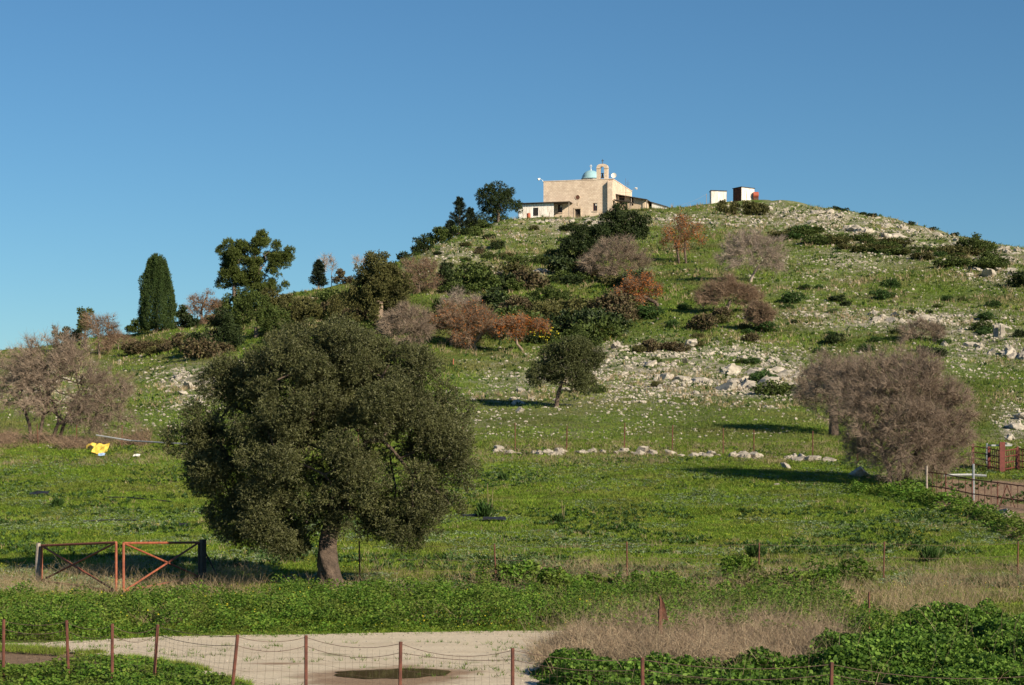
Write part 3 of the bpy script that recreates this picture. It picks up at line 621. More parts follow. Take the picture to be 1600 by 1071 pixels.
bare_tree('bare_tree', 'silvery leafless tree with white branches in the middle of the slope', 1180, 442, [(1190, 400, 26), (1210, 390, 22), (1165, 395, 26), (1215, 412, 16), (1150, 385, 22), (1180, 375, 18), (1140, 405, 18)], 'twig_grey', 420, 11050, .9, .012, 94, trunk=[(1172, 446, 0), (1176, 432, 0), (1186, 416, 0)], tr=.18, bark='twig_grey')
bare_tree('bare_tree', 'low spreading leafless brown tree below the silvery one', 1140, 490, [(1130, 460, 24, 0, .7), (1105, 465, 20, 0, .7), (1155, 460, 22, 0, .7), (1140, 448, 18), (1175, 462, 18, 0, .7), (1115, 455, 14)], 'twig_red', 380, 10200, .8, .012, 95, trunk=[(1138, 492, 0), (1136, 482, 0), (1142, 470, 0)], tr=.22, bark='bark_l', leaf='russet', nleaf=300, lsz=.16)
bare_tree('leafy_autumn_tree', 'upright tree with sparse orange leaves and two dark trunks above the slope', 1072, 412, [(1070, 360, 18), (1050, 365, 16), (1085, 358, 15), (1040, 375, 12), (1095, 370, 12), (1065, 378, 16), (1105, 362, 9), (1060, 345, 10)], 'twig_red', 220, 3060, .8, .012, 96, trunk=[[(1072, 413, 0), (1070, 390, 0), (1071, 370, 0)], [(1062, 406, .3), (1058, 388, .3), (1055, 375, .3)]], tr=.16, bark='bark', leaf='orange', nleaf=2250, lsz=.22)
bare_tree('leafy_autumn_tree', 'small orange-leaved tree on an arching trunk in the bright green patch', 1030, 487, [(1000, 448, 20, 0, .7), (975, 455, 16, 0, .6), (1025, 450, 16, 0, .7), (1010, 436, 12), (985, 440, 12), (1000, 462, 14)], 'twig_red', 180, 2210, .7, .012, 97, trunk=[(1030, 488, 0), (1026, 474, 0), (1012, 467, 0), (1002, 462, 0)], tr=.2, bark='bark', leaf='orange', nleaf=1950, lsz=.22)
bare_tree('bare_bush', 'dense brown rounded bush casting a dark shadow on the green patch', 1188, 520, [(1186, 492, 17), (1178, 485, 12), (1198, 490, 12), (1190, 503, 13)], 'twig_red', 300, 11050, .5, .012, 98, tr=.12, leaf='shrub_br', nleaf=1500, lsz=.16, cat='bush')
bare_tree('bare_tree', 'grey-brown leafless tree behind the right side of the big olive crown', 642, 552, [(635, 508, 24), (615, 505, 18), (655, 505, 20), (640, 490, 16), (665, 520, 16), (605, 515, 16), (640, 525, 22)], 'twig', 300, 8160, .7, .012, 99, tr=.13)
bare_tree('leafy_autumn_tree', 'broad tree with orange leaves and pale forked branches beside the big olive', 738, 548, [(720, 500, 28, 0, .8), (745, 505, 26, 0, .8), (695, 508, 24, 0, .8), (700, 490, 18), (740, 488, 18), (680, 495, 14), (770, 512, 20, 0, .8), (725, 520, 24), (760, 495, 14)], 'twig_red', 460, 8840, .7, .012, 100, trunk=[[(728, 549, 0), (742, 535, 0), (752, 522, 0)], [(703, 545, .5), (706, 528, .4), (712, 515, .3)], [(745, 548, .2), (738, 530, .1), (730, 512, 0)]], tr=.16, bark='bark_l', leaf='orange', nleaf=2550, lsz=.16)
bare_tree('leafy_autumn_tree', 'low tree with a flat top of bright orange leaves beside the yellow-flowered bush', 815, 548, [(815, 502, 18, 0, .6), (795, 505, 15, 0, .6), (835, 506, 16, 0, .6), (805, 518, 14), (850, 512, 9), (782, 512, 10)], 'twig_red', 170, 2720, .6, .012, 101, trunk=[(820, 549, 0), (808, 538, 0), (806, 522, 0)], tr=.12, bark='bark_l', leaf='orange', nleaf=2850, lsz=.17)
bare_tree('bare_bush', 'wispy leafless bush among the rocks above the huge pinkish tree', 1440, 535, [(1440, 515, 18, 0, .8), (1460, 520, 14), (1420, 520, 14)], 'twig', 120, 3060, .7, .012, 102, tr=.05, cat='bush')
bare_tree('bare_tree', 'grey branched leafless tree behind the broad orange-leaved one', 716, 500, [(715, 470, 15), (735, 475, 14), (700, 476, 12)], 'twig_grey', 120, 2210, .7, .012, 103, tr=.08)

LM = [(905, 340, 'the church door'), (965, 325, 'the buttress corner of the church'), (845, 335, 'the tin lean-to'), (1120, 312, 'the smaller tin shed'), (1165, 312, 'the larger tin shed'), (779, 345, 'the leaning evergreen'),
 (718, 360, 'the pointed conifer'), (972, 365, 'the dark round evergreen'), (905, 395, 'the dark spreading evergreen'), (962, 425, 'the dome-shaped bare tree'), (1072, 395, 'the upright orange tree'), (1180, 420, 'the silvery bare tree'),
 (1140, 475, 'the low brown bare tree'), (1030, 470, 'the arching orange tree'), (1188, 505, 'the rounded brown bush'), (592, 460, 'the olive-brown evergreen'), (655, 435, 'the reddish bare tree'), (695, 440, 'the narrow dark bush'), (642, 525, 'the grey-brown bare tree'),
 (738, 520, 'the broad orange tree'), (815, 520, 'the flat-topped orange tree'), (860, 465, 'the rounded green bush'), (898, 540, 'the smooth green bush'), (932, 522, 'the broom bush'), (870, 590, 'the small olive tree'), (810, 632, 'the upright boulder'),
 (1303, 640, 'the bare tree behind'), (1400, 560, 'the top of the huge bare tree'), (1440, 515, 'the wispy bare bush'), (1560, 520, 'the square stone posts'), (1548, 432, 'the tall pale crag'), (1528, 385, 'the skyline bush'), (1590, 440, 'the dark edge bush'),
 (245, 500, 'the cypress'), (318, 490, 'the russet tree'), (372, 440, 'the rounded pine'), (412, 440, 'the open pine'), (335, 540, 'the broad thicket'), (300, 608, 'the meadow outcrop'), (100, 620, 'the wide bare tree'), (470, 490, 'the olive green mound'), (1060, 565, 'the middle of the stone field'),
 (1170, 600, 'the long low block'), (1300, 400, 'the upper scrub strip'), (1430, 405, 'the lower scrub strip'), (1240, 330, 'the pale pointed block'), (1580, 672, 'the pen crag'), (745, 707, 'the left end of the fallen wall'), (830, 710, 'the fallen wall under the small olive'), (920, 710, 'the gappy stretch of the fallen wall'), (1010, 710, 'the middle of the fallen wall'), (1100, 714, 'the stony stretch of the fallen wall'), (1190, 716, 'the fallen wall left of the huge bare tree'), (1285, 722, 'the right end of the fallen wall'), (820, 626, 'the left end of the low terrace line'), (900, 628, 'the terrace line behind the small olive'), (980, 630, 'the middle of the low terrace line'), (1060, 632, 'the terrace line under the stone field'), (1150, 636, 'the terrace line under the squat block'), (1225, 640, 'the right end of the low terrace line'), (1020, 520, 'the green hollow')]
used_l = {}
def where(px, row, skip=''):
    d = [math.hypot(px-a, (row-b)*1.6) for a, b, _ in LM]; k = int(np.argmin(d)); a, b, n_ = LM[k]
    dx, dy = px-a, (row-b)*1.6; far_ = 'just ' if d[k] < 22 else 'well ' if d[k] > 60 else ''
    return far_+(('right of ' if dx > 0 else 'left of ') if abs(dx) > abs(dy) else ('below ' if dy > 0 else 'above '))+n_
def size_word(s, ws, qs): return ws[int(np.searchsorted(qs, s))]
# ------------------------------------------------------------------ low shrubs of the hillside (individuals, copied from six bushes)
r = rnd(7); protos = []
KINDS = [('shrub', 'shrub'), ('shrub', 'shrub'), ('shrub_ol', 'shrub'), ('shrub_br', 'shrub'), ('dark', 'shrub'), ('tuft', 'shrub')]
for k, (m_, nm) in enumerate(KINDS):
    rr_ = rnd(200+k); B = [(0, 0, .35, .55, .55, .42)]+[(rr_.normal()*.4, rr_.normal()*.4, .25+.2*rr_.random(), .38, .38, .3) for _ in range(4)]
    P, D = crown_points(B, 420, rr_, gap=.25, gf=2.5, power=.3); protos.append(mesh('shrub', *sprigs(P, D, rr_, 6, .14, .13, .075, .9, .4), M[m_]))
zones = [((700, 1010, 425, 535), 70, 'low bush in the overgrown band across the middle of the slope', 'low bushes on the middle slope', (0, 1, 2, 3, 4)),
         ((430, 660, 455, 540), 34, 'low bush on the shoulder behind the big olive crown', 'low bushes on the left shoulder', (1, 0, 2, 3)),
         ((700, 940, 345, 425), 34, 'small bush on the stony slope just below the church', 'small bushes below the church', (0, 2, 4, 1)),
         ((1225, 1560, 355, 425), 58, 'bush in the dark diagonal strip of scrub below the right ridge', 'scrub strip below the right ridge', (0, 2, 0, 5)),
         ((1180, 1600, 440, 560), 34, 'small green tussock bush on the open slope at the right', 'tussocks on the right slope', (5, 5, 0, 4)),
         ((1010, 1230, 480, 560), 16, 'small bush at the foot of the orange and brown trees', 'small bushes in the green hollow', (5, 2, 3)),
         ((215, 360, 535, 565), 16, 'brownish low bush along the foot of the left skyline trees', 'low brown bushes on the left', (3, 2, 3)),
         ((1240, 1500, 318, 360), 9, 'tiny dark bush dotted along the right skyline', 'tiny bushes on the right skyline', (4,)),
         ((620, 760, 350, 400), 12, 'bush on the steep left edge of the summit', 'bushes on the summit edge', (4, 1, 3)),
         ((930, 1260, 545, 620), 9, 'dark green bush growing among the pale stone field', 'bushes in the stone field', (5, 0, 2))]
for (x0, x1, y0, y1), n, lb, gr, ks in zones:
    c = 0
    while c < n:
        px, row = x0+(x1-x0)*r.random(), y0+(y1-y0)*r.random()
        if '1240' and gr.startswith('scrub') and abs(row-(366+(px-1230)*.155)) > 12: continue
        if gr.startswith('tiny'): row = float(np.interp(px, SKX, SKR))+3
        o = at(px, row); k = ks[r.integers(len(ks))]
        s = (.8+1.3*r.random()**1.5)*(1.5 if gr.startswith('low bushes on the m') else 1.25 if gr.startswith(('scrub', 'low')) else .8)
        if gr.startswith('tuss'): s *= .8
        if gr.startswith('tiny'): s = .8
        if 'stone field' in gr: s *= .8
        b = bpy.data.objects.new('shrub', protos[k]); C.objects.link(b); b.location = o; b.rotation_euler = (0, 0, r.random()*6.28)
        b.scale = (s*1.15, s*1.15, s*(.7+.5*r.random())*(.7 if gr.startswith('scrub') else 1)); tag(b, f"{size_word(s, ['tiny', 'small', 'middling', 'big'], [.9, 1.4, 2.1])} {['green', 'leafy green', 'olive-brown', 'twiggy brown', 'dark green', 'deep green tufted'][k]} {'flat' if b.scale[2] < s*.85 else 'low' if b.scale[2] < s*1.05 else 'domed'} bush {where(px, row)}", 'bush', gr); c += 1

# ------------------------------------------------------------------ rocks
bpy_ico = []
import bmesh
def ico(sub):
    bm = bmesh.new(); bmesh.ops.create_icosphere(bm, subdivisions=sub, radius=1); bm.verts.ensure_lookup_table()
    V = np.array([v.co[:] for v in bm.verts]); Fc = np.array([[v.index for v in f.verts] for f in bm.faces]); bm.free(); return V, Fc
I1, I2, I3 = ico(1), ico(2), ico(3)
def rockmesh(seed, I, jag=.5):
    V, Fc = I; o = seed*3.7; d = .62+jag*1.1*(fbm(V[:, 0]*1.3+o, V[:, 1]*1.3, V[:, 2]*1.3, seed=seed, o=3)-.2)
    if len(V) > 100: d = d+.9*np.abs(fbm(V[:, 0]*2.1+o, V[:, 1]*2.1, V[:, 2]*3.2, seed=seed+5, o=4)-.5)*1.5-.12
    q = V*d[:, None]*np.array([1, .8+.3*((seed*7)%5)/5, 1]); n = rnd(seed)
    for _ in range(9):                      # chip flat faces
        a = unit(n.normal(size=3)); h = .36+.34*n.random(); s = q@a; q = q-np.maximum(s-h, 0)[:, None]*a
    return q, Fc
RM = [rockmesh(k, I3, .8) for k in range(12)]
# many small stones as one scattered mass
r = rnd(77); n0 = 260000
px = r.uniform(-30, 1630, n0); rw = r.uniform(316, 700, n0)
# image-space proposal turned into real ground positions
tabx = np.arange(-40, 1641, 20.); 
TR = []
for p in tabx:
    x = (p-800)/F*YM; z = height(x, YM); rwp = HR-F*z/YM; vis = np.minimum.accumulate(rwp); TR.append(vis)
TR = np.array(TR)
def ground_at(px, rw):
    i = np.clip(((px+40)/20).astype(int), 0, len(tabx)-2); out = np.zeros(len(px))
    for k in np.unique(i):
        m = i == k; f = ((px[m]-tabx[k])/20)[:, None]
        v = TR[k]; out[m] = np.interp(-rw[m], -v, YM)
    return np.stack([(px-800)/F*out, out, height((px-800)/F*out, out)], 1)
def skyrow(px): return np.array([np.interp(px, tabx, TR.min(1))]).ravel()
dens = rockd(px, rw); P = ground_at(px, rw)
cl = fbm(P[:, 0]*.22, P[:, 1]*.22, seed=41); c2 = fbm(P[:, 0]*.8, P[:, 1]*.8, seed=43)
bare = (rw < 720) & (rw > skyrow(px)+1) & (P[:, 1] > 106)
dens = np.minimum(dens, 1.1)*sst(.34, .62, cl*.5+c2*.5)*.62 + .014 + .085*sst(.48, .7, cl)*np.interp(P[:, 1], [105, 150], [.35, 1])
dens = dens*(1-.7*np.clip(brushd(px, rw), 0, 1))
keep = bare & (r.random(n0) < dens*.72); P = P[keep]; dk = dens[keep]
size = (.07+.30*r.random(len(P))**3.2+.06*r.random(len(P)))*np.interp(P[:, 1], [105, 200, 380], [.6, 1., 1.55])*(.75+.5*np.clip(dk, 0, 1))
print('stones', len(P))
order = np.argsort(-(size/P[:, 1])); big, small = order[:18], order[18:]
def rot_z(V, a): c, s = np.cos(a), np.sin(a); return np.stack([V[..., 0]*c-V[..., 1]*s, V[..., 0]*s+V[..., 1]*c, V[..., 2]], -1)
SM = [rockmesh(50+k, I1, .4) for k in range(10)]
vs = []
kk = r.integers(0, 10, len(small))
base = np.stack([SM[k][0] for k in range(10)])[kk]
ang = r.random(len(small))*6.28; c, s = np.cos(ang)[:, None], np.sin(ang)[:, None]
base = np.stack([base[..., 0]*c-base[..., 1]*s, base[..., 0]*s+base[..., 1]*c, base[..., 2]], -1)
sc = size[small][:, None, None]*np.stack([.8+.6*r.random(len(small)), .8+.5*r.random(len(small)), .5+.5*r.random(len(small))], 1)[:, None]
V = base*sc+P[small][:, None]; nv = len(SM[0][0])
Fc = (SM[0][1][None]+(np.arange(len(small))*nv)[:, None, None]).reshape(-1, 3)
st = obj('loose_stones', V.reshape(-1, 3), Fc, M['rock']); tag(st, 'small pale limestone stones strewn over the hillside', 'stones', kind='stuff')
RME = [mesh('rock', RM[k][0], RM[k][1], M['rock']) for k in range(12)]
def zone_label(px, row):
    if px < 520: return 'pale limestone rock in the meadow left of the big olive tree', 'rocks in the left meadow'
    if row > 640: return 'pale rock in the short grass just above the field wall', 'rocks above the field wall'
    if px > 1230: return ('pale limestone rock on the stony ridge at the right' if row < 440 else 'pale rock on the open slope to the right of the stone field'), ('rocks on the right ridge' if row < 440 else 'rocks on the right slope')
    if row < 440: return 'pale limestone rock on the slope around the church', 'rocks around the summit'
    if px > 925: return 'pale limestone rock in the wide stone field below the green hollow', 'rocks of the stone field'
    return 'pale rock in the meadow around the small olive tree', 'rocks near the small olive'
def put_rock(p, s, k, lb, gr, sq=.7, rz=None, name='rock', dz=.12):
    b = bpy.data.objects.new(name, RME[k % 12]); C.objects.link(b); b.location = (p[0], p[1], p[2]+s*dz)
    b.rotation_euler = (r.normal()*.2, r.normal()*.2, r.random()*6.28 if rz is None else rz); b.scale = (s*(.9+.5*r.random()), s, s*sq)
    if gr: pq, rq = proj(p[0], p[1], p[2]); q_ = F*s/p[1]; lb = f"{size_word(q_, ['small', 'medium', 'large', 'huge'], [3.4, 5, 8.5])} {'flat' if sq < .64 else 'blocky' if sq < .76 else 'upright'}{'' if 'wall' in name else ' long' if b.scale[0] > s*1.2 else ' short'} {'pale rock' if name == 'rock' else 'stone'} {where(float(pq), float(rq))}"
    tag(b, lb, 'rock', gr); return b
for j in big:
    a_, b_ = proj(*P[j]); lb, gr = zone_label(a_, b_)
    put_rock(P[j], size[j]*1.1, int(j), lb, gr, .55+.3*r.random())
# named boulders
for px_, rw_, s, lb in [(810, 632, .62, 'pale upright boulder left of the small olive tree'), (812, 645, .38, 'low dark-footed boulder below the upright one by the small olive'), (816, 612, .5, 'flat grey slab behind the shadow of the small olive tree'),
   (740, 627, .22, 'small grey stone alone in the grass left of the upright boulder'), (885, 615, .5, 'pale boulder right behind the trunk of the small olive'), (300, 608, .8, 'widest boulder of the outcrop left of the big olive tree'),
   (322, 602, .7, 'boulder on the right of the left meadow outcrop'), (285, 618, .5, 'smaller boulder at the foot of the left meadow outcrop'), (1230, 733, .35, 'flat white stone in the field left of the huge bare tree'), (1215, 760, .16, 'tiny white stone in the field below the flat white one'),
   (1572, 810, .55, 'white flat stone lying inside the pen fence'), (1340, 745, .55, 'dark mossy rock at the foot of the huge bare tree'), (1548, 432, 1.5, 'tall pale crag on the slope near the right skyline'), (1530, 425, 1.0, 'lower crag beside the tall pale one'),
   (1195, 608, 1.3, 'big pale block at the lower right of the stone field'), (1140, 610, 1.2, 'long low block at the lower edge of the stone field'), (1170, 606, 1.0, 'squat block between the long low one and the big pale one'),
   (1580, 690, .5, 'front boulder of the crag beside the red pen'), (1590, 672, .75, 'middle boulder of the crag beside the red pen'), (1598, 655, .7, 'top boulder of the crag beside the red pen'), (1578, 670, .45, 'left boulder of the crag beside the red pen'),
   (1200, 330, 1.2, 'pale pointed block on the crest right of the sheds'), (20, 600, 1.0, 'pale outcrop rock behind the left bare tree'), (55, 590, 1.1, 'second pale outcrop rock behind the left bare tree')]:
    put_rock(at(px_, rw_), s, int(px_), lb, None, .75, name='boulder')
# collapsed drystone walls: field wall and terrace wall
def wallrocks(pts, n, smin, smax, lb, gr, seed, name='wall_stone', spread=.35):
    q = rnd(seed); pts = np.array(pts, float)
    for k in range(n):
        t = q.random()**.8*(len(pts)-1)*.999; t = t+.25*math.sin(t*9); t = min(max(t, 0), len(pts)-1.001); i = int(t); p = pts[i]*(1-(t-i))+pts[i+1]*(t-i); o = at(p[0], p[1])
        o = np.array([o[0]+q.normal()*spread*.6, o[1]+q.normal()*spread, 0]); o[2] = height(o[0], o[1])
        put_rock(o, smin+(smax-smin)*q.random()**2.2, int(q.integers(12)), lb, gr, .6+.3*q.random(), name=name, dz=-.05 if name == 'rock' else .1)
wallrocks([(745, 707), (860, 712), (960, 708), (1080, 714), (1190, 716), (1290, 722)], 192, .08, .46, 'pale stone of the fallen wall along the top of the field', 'stones of the fallen field wall', 3)
for pts_, n_, a_, b_, gr_ in (([(960, 547), (1040, 545), (1130, 556), (1200, 566)], 26, .3, 1.05, 'ledges of the stone field'), ([(1000, 566), (1090, 572), (1180, 580), (1235, 592)], 26, .3, 1.1, 'ledges of the stone field'), ([(1010, 590), (1100, 598), (1210, 604)], 20, .3, 1.15, 'ledges of the stone field'),
    ([(1205, 326), (1300, 338), (1400, 356), (1500, 378), (1590, 396)], 44, .4, 1.7, 'crags of the right ridge'), ([(1240, 345), (1330, 360), (1430, 380), (1560, 408)], 34, .4, 1.7, 'crags of the right ridge'), ([(1270, 500), (1380, 497), (1470, 503), (1560, 512)], 26, .3, 1.3, 'ledges of the right slope'),
    ([(1450, 530), (1530, 545), (1600, 560)], 22, .3, 1.3, 'ledges of the right slope'), ([(1490, 425), (1555, 420), (1600, 432)], 10, .6, 1.4, 'ledges of the right slope'), ([(722, 436), (780, 430), (860, 424)], 26, .3, 1.0, 'ledge below the church'), ([(830, 350), (880, 346), (950, 350)], 34, .3, 1.0, 'rubble bank in front of the church'),
    ([(255, 588), (320, 592)], 12, .2, .5, 'left meadow ledge')):
    wallrocks(pts_, n_, a_, b_, '', gr_, len(gr_)+int(pts_[0][0]), name='rock', spread=1.1)
wallrocks([(960, 338), (1030, 345), (1110, 351), (1190, 356)], 44, .3, .6, 'stone of the terrace wall on the crest right of the church', 'stones of the crest terrace wall', 4, spread=.15)
wallrocks([(800, 625), (850, 628), (950, 629), (1060, 632), (1160, 636), (1235, 640)], 60, .1, .32, 'stone of the low terrace line behind the small olive tree', 'stones of the low terrace line', 5)
#PART3
# ------------------------------------------------------------------ the church on the summit
def rz2(a): return math.cos(a), math.sin(a)
CH = np.array([(958-800)/F*362, 362, (HR-341)/F*362]); TH = math.radians(-15)
ch = thing('church', 'sandstone church with a flat-topped facade, pale blue dome and small bell arch on the hilltop', 'church', CH, TH)
H = 7.35; D = 18; Wd = 13.6
# facade and body walls, butted round their openings
m = MB(); ops = [(-7.45, -6.35, -2.5, 1.95), (-3.9, -3.1, 1.45, 2.95), (-10.8, -9.9, 1.35, 2.95)]
xs = sorted({-Wd, -.95, *[o[0] for o in ops], *[o[1] for o in ops]})
for a, b in zip(xs[:-1], xs[1:]):
    op = [o for o in ops if o[0] <= a+1e-6 and o[1] >= b-1e-6]
    if op: z0, z1 = op[0][2], op[0][3]; (z0 > -2.4) and m.box(a, b, 0, .6, -2.5, z0); m.box(a, b, 0, .6, z1, H)
    else: m.box(a, b, 0, .6, -2.5, H)
m.box(-Wd, -Wd+.6, .6, D-.6, -2.5, H); m.box(-.6, 0, .6, D-.6, -2.5, H); m.box(-Wd, 0, D-.6, D, -2.5, H)
m.build('wall', M['stone'], ch)
b = MB(); b.box(-.95, .003, -.65, .6, -2.5, H-.55); b.add([(-.95, -.65, H-.55), (.003, -.65, H-.55), (.003, .6, H-.55), (-.95, .6, H-.55), (-.95, .6, H-.05), (.003, .6, H-.05)], [(0, 1, 5, 4)]); b.box(-.95, .0, .1, .6, H-.55, H)
b.build('buttress', M['stone'], ch)
b = MB(); b.box(-Wd-.06, .06, -.06, .45, H, H+.14); b.box(-Wd-.06, -Wd+.4, .45, D, H, H+.13); b.box(-.4, .06, .45, D, H, H+.13); b.build('coping', M['stone'], ch)
b = MB(); b.box(-Wd+.6, -.6, .6, D-.6, H-.7, H-.5); b.build('roof', M['rooft'], ch)
b = MB(); b.box(-7.45, -6.35, .35, .5, -2.5, 1.95); dr = b.build('door', M['dark_in'], ch)
b = MB(); b.box(-7.62, -6.18, -.08, -.003, 1.95, 2.2); b.box(-7.62, -7.45, -.06, -.003, -.5, 1.95); b.box(-6.35, -6.18, -.06, -.003, -.5, 1.95); b.build('door_frame', M['stone2'], dr)
for x0, x1, z0, z1 in ((-3.9, -3.1, 1.45, 2.95), (-10.8, -9.9, 1.35, 2.95)):
    b = MB(); b.box(x0, x1, .2, .25, z0, z1); w = b.build('window', M['glass'], ch)
    b = MB(); b.box(x0, x0+.08, .1, .19, z0, z1); b.box(x1-.08, x1, .1, .19, z0, z1); b.box(x0+.08, x1-.08, .1, .19, z1-.08, z1); b.box((x0+x1)/2-.03, (x0+x1)/2+.03, .1, .19, z0, z1-.08)
    b.box(x0+.08, x1-.08, .12, .17, z0+.9, z0+.95); b.build('window_frame', M['rustdark'], w)
    b = MB(); b.box(x0-.1, x1+.1, -.12, -.003, z0-.15, z0); b.build('sill', M['stone'], w)
    b = MB(); b.box((x0+x1)/2+.05, x1-.12, .08, .1, z0+1.02, z1-.12); b.build('pane', M['white'], w)
th = np.arange(20)*2*math.pi/20
def disc(cx, cz, R, y0, y1):
    V = [(cx+R*math.cos(a), y0, cz+R*math.sin(a)) for a in th]+[(cx+R*math.cos(a), y1, cz+R*math.sin(a)) for a in th]
    b = MB(); b.add(V, [tuple(range(20))]); b.add(V, [(i, (i+1) % 20, 20+(i+1) % 20, 20+i) for i in range(20)]); return b
ring = MB(); P = [(-6.9+.46*math.cos(a), -.03, 4.15+.46*math.sin(a)) for a in np.append(th, th[0])]; ring.tube(P, .05, 6, cap=False)
rw_ = disc(-6.9, 4.15, .38, -.02, -.003).build('round_window', M['rustdark'], ch); ring.build('window_surround', M['stone2'], rw_)
b = MB(); b.box(-7.0, -6.8, -.04, -.003, 2.55, 3.15); b.build('carved_niche', M['stone2'], ch)
# dome
dx, dy = -6.1, 8.0
dr_ = MB(); N = 32; tt = np.arange(N)*2*math.pi/N
V = [(dx+1.62*math.cos(a), dy+1.62*math.sin(a), z) for z in (H-.6, H+1.35) for a in tt]; dr_.add(V, [(i, (i+1) % N, N+(i+1) % N, N+i) for i in range(N)])
drum = dr_.build('drum', M['white'], ch)
b = MB()
for a in range(0, 360, 45):
    a_ = math.radians(a+15); c, s = math.cos(a_), math.sin(a_); e = np.array([-s, c, 0])*.28; p = np.array([dx+1.635*c, dy+1.635*s, 0])
    b.add([p-e+[0, 0, H+.75], p+e+[0, 0, H+.75], p+e+[0, 0, H+1.15], p-e+[0, 0, H+1.15]], [(0, 1, 2, 3)])
b.build('window', M['dark_in'], drum)
V, Fc = [], []
K = 14
for k in range(K+1):
    ph = k/K*math.pi/2; R = 1.78*math.cos(ph)+(.14 if k == 0 else 0); z = H+1.35+1.68*math.sin(ph)
    V += [(dx+max(R, .01)*math.cos(a), dy+max(R, .01)*math.sin(a), z) for a in tt]
for k in range(K): Fc += [(k*N+i, k*N+(i+1) % N, (k+1)*N+(i+1) % N, (k+1)*N+i) for i in range(N)]
b = MB(); b.add(V, Fc); dome = b.build('dome', M['dome'], ch, smooth=True)
b = MB(); z = H+3.0; b.tube([(dx, dy, z), (dx, dy, z+.35)], [.16, .05], 8); b.bar((dx, dy, z+.3), (dx, dy, z+1.15), .09); b.bar((dx-.28, dy, z+.85), (dx+.28, dy, z+.85), .09); b.build('cross', M['white'], dome)
# bell arch
bx = -2.15; bg_ = MB(); y0, y1 = .05, .85; z0 = H+.14
bg_.box(bx-1.08, bx-.38, y0, y1, z0, z0+2.1); bg_.box(bx+.38, bx+1.08, y0, y1, z0, z0+2.1)
A = np.linspace(math.pi, 0, 13)
for k in range(12):
    a, a2 = A[k], A[k+1]; pts = [(bx+.38*math.cos(a), z0+2.1+.3*math.sin(a)), (bx+.38*math.cos(a2), z0+2.1+.3*math.sin(a2)), (bx+1.08*math.cos(a2), z0+2.1+.78*math.sin(a2)**.6 if k < 11 else z0+2.1), (bx+1.08*math.cos(a), z0+2.1+(.78*math.sin(a)**.6 if k > 0 else 0))]
    V = [(p[0], y, p[1]) for y in (y0, y1) for p in pts]; bg_.add(V, [(0, 1, 2, 3), (7, 6, 5, 4), (0, 4, 5, 1), (2, 6, 7, 3)])
ba = bg_.build('bell_arch', M['stone'], ch)
b = MB(); b.box(bx-1.16, bx-.34, y0-.06, y1+.06, z0+2.0, z0+2.1); b.box(bx+.34, bx+1.16, y0-.06, y1+.06, z0+2.0, z0+2.1); b.build('capital', M['stone2'], ba)
b = MB(); bz = z0+.25; b.tube([(bx, .45, bz+.78), (bx, .45, bz+.68), (bx, .45, bz+.4), (bx, .45, bz+.12), (bx, .45, bz)], [.06, .15, .19, .25, .31], 14); b.bar((bx-.38, .45, bz+.85), (bx+.38, .45, bz+.85), .1); b.build('bell', M['bronze'], ba)
b = MB(); z = z0+2.85; b.bar((bx, .45, z), (bx, .45, z+.95), .08); b.bar((bx-.27, .45, z+.65), (bx+.27, .45, z+.65), .07); b.build('cross', M['bronze'], ba)
def chw(x, y, z): c, s = rz2(TH); return (CH[0]+x*c-y*s, CH[1]+x*s+y*c, CH[2]+z)
# right hand porch
an = thing('stone_annex', 'low sandy annex with a sloping thin dark roof against the right side of the church', 'annex', chw(0, 0, 0), TH)
def zr(x): return 4.75-.2*x
b = MB()
for x0, x1, y0, y1 in ((.01, .5, 3, 3.4), (1.6, 2.6, 3, 3.4), (3.3, 5.6, 3, 3.4), (5.2, 5.6, 3.4, 13)):
    V = [(x, y, z_) for (x, y) in ((x0, y0), (x1, y0), (x1, y1), (x0, y1)) for z_ in (0, zr(x))]; b.add(V, [(0, 2, 3, 1), (2, 4, 5, 3), (4, 6, 7, 5), (6, 0, 1, 7), (1, 3, 5, 7)])
b.box(.5, 1.6, 3, 3.4, 1.2, 2.9); b.box(2.6, 3.3, 3.0, 3.4, 1.2, 2.6); b.build('wall', M['stone2'], an)
b = MB(); b.box(.5, 1.6, 3.25, 3.35, 2.9, 4.4); b.box(2.6, 3.3, 3.25, 3.35, 2.6, 4.1); b.build('window', M['dark_in'], an)
b = MB(); V = [(x, y, zr(x)+dz) for (x, y) in ((-.0+.01, 2.2), (6.1, 2.2), (6.1, 13.2), (.01, 13.2)) for dz in (.0, .12)]; b.add(V, [(0, 2, 3, 1), (2, 4, 5, 3), (4, 6, 7, 5), (6, 0, 1, 7), (1, 3, 5, 7), (0, 6, 4, 2)]); b.build('roof', M['roofm'], an)
for q_ in (6., 3.): b = MB(); b.bar((q_, 2.4, 1.), (q_, 2.4, zr(q_)), .12); b.build('post', M['wood'], an)
aw = thing('awning', 'short dark slanting awning roof beside the buttress at the right corner of the church', 'awning', chw(.2, 0, 0), TH)
b = MB(); V = [(x, y, z_+dz) for (x, z_) in ((0, 3.35), (3.3, 2.8)) for y in (-.6, 1.8) for dz in (0, .14)]; b.add(V, [(0, 1, 3, 2), (4, 6, 7, 5), (0, 4, 5, 1), (2, 3, 7, 6), (1, 5, 7, 3), (0, 2, 6, 4)]); b.build('roof', M['roofm'], aw)
for q_, h_ in ((3.1, 2.83), (.2, 3.3)): b = MB(); b.bar((q_, -.4, 0), (q_, -.4, h_), .1); b.build('post', M['wood'], aw)
sh = thing('white_hut', 'low white hut end with a slanting roof at the far right of the church annexes', 'hut', chw(6.3, 6, 0), TH)
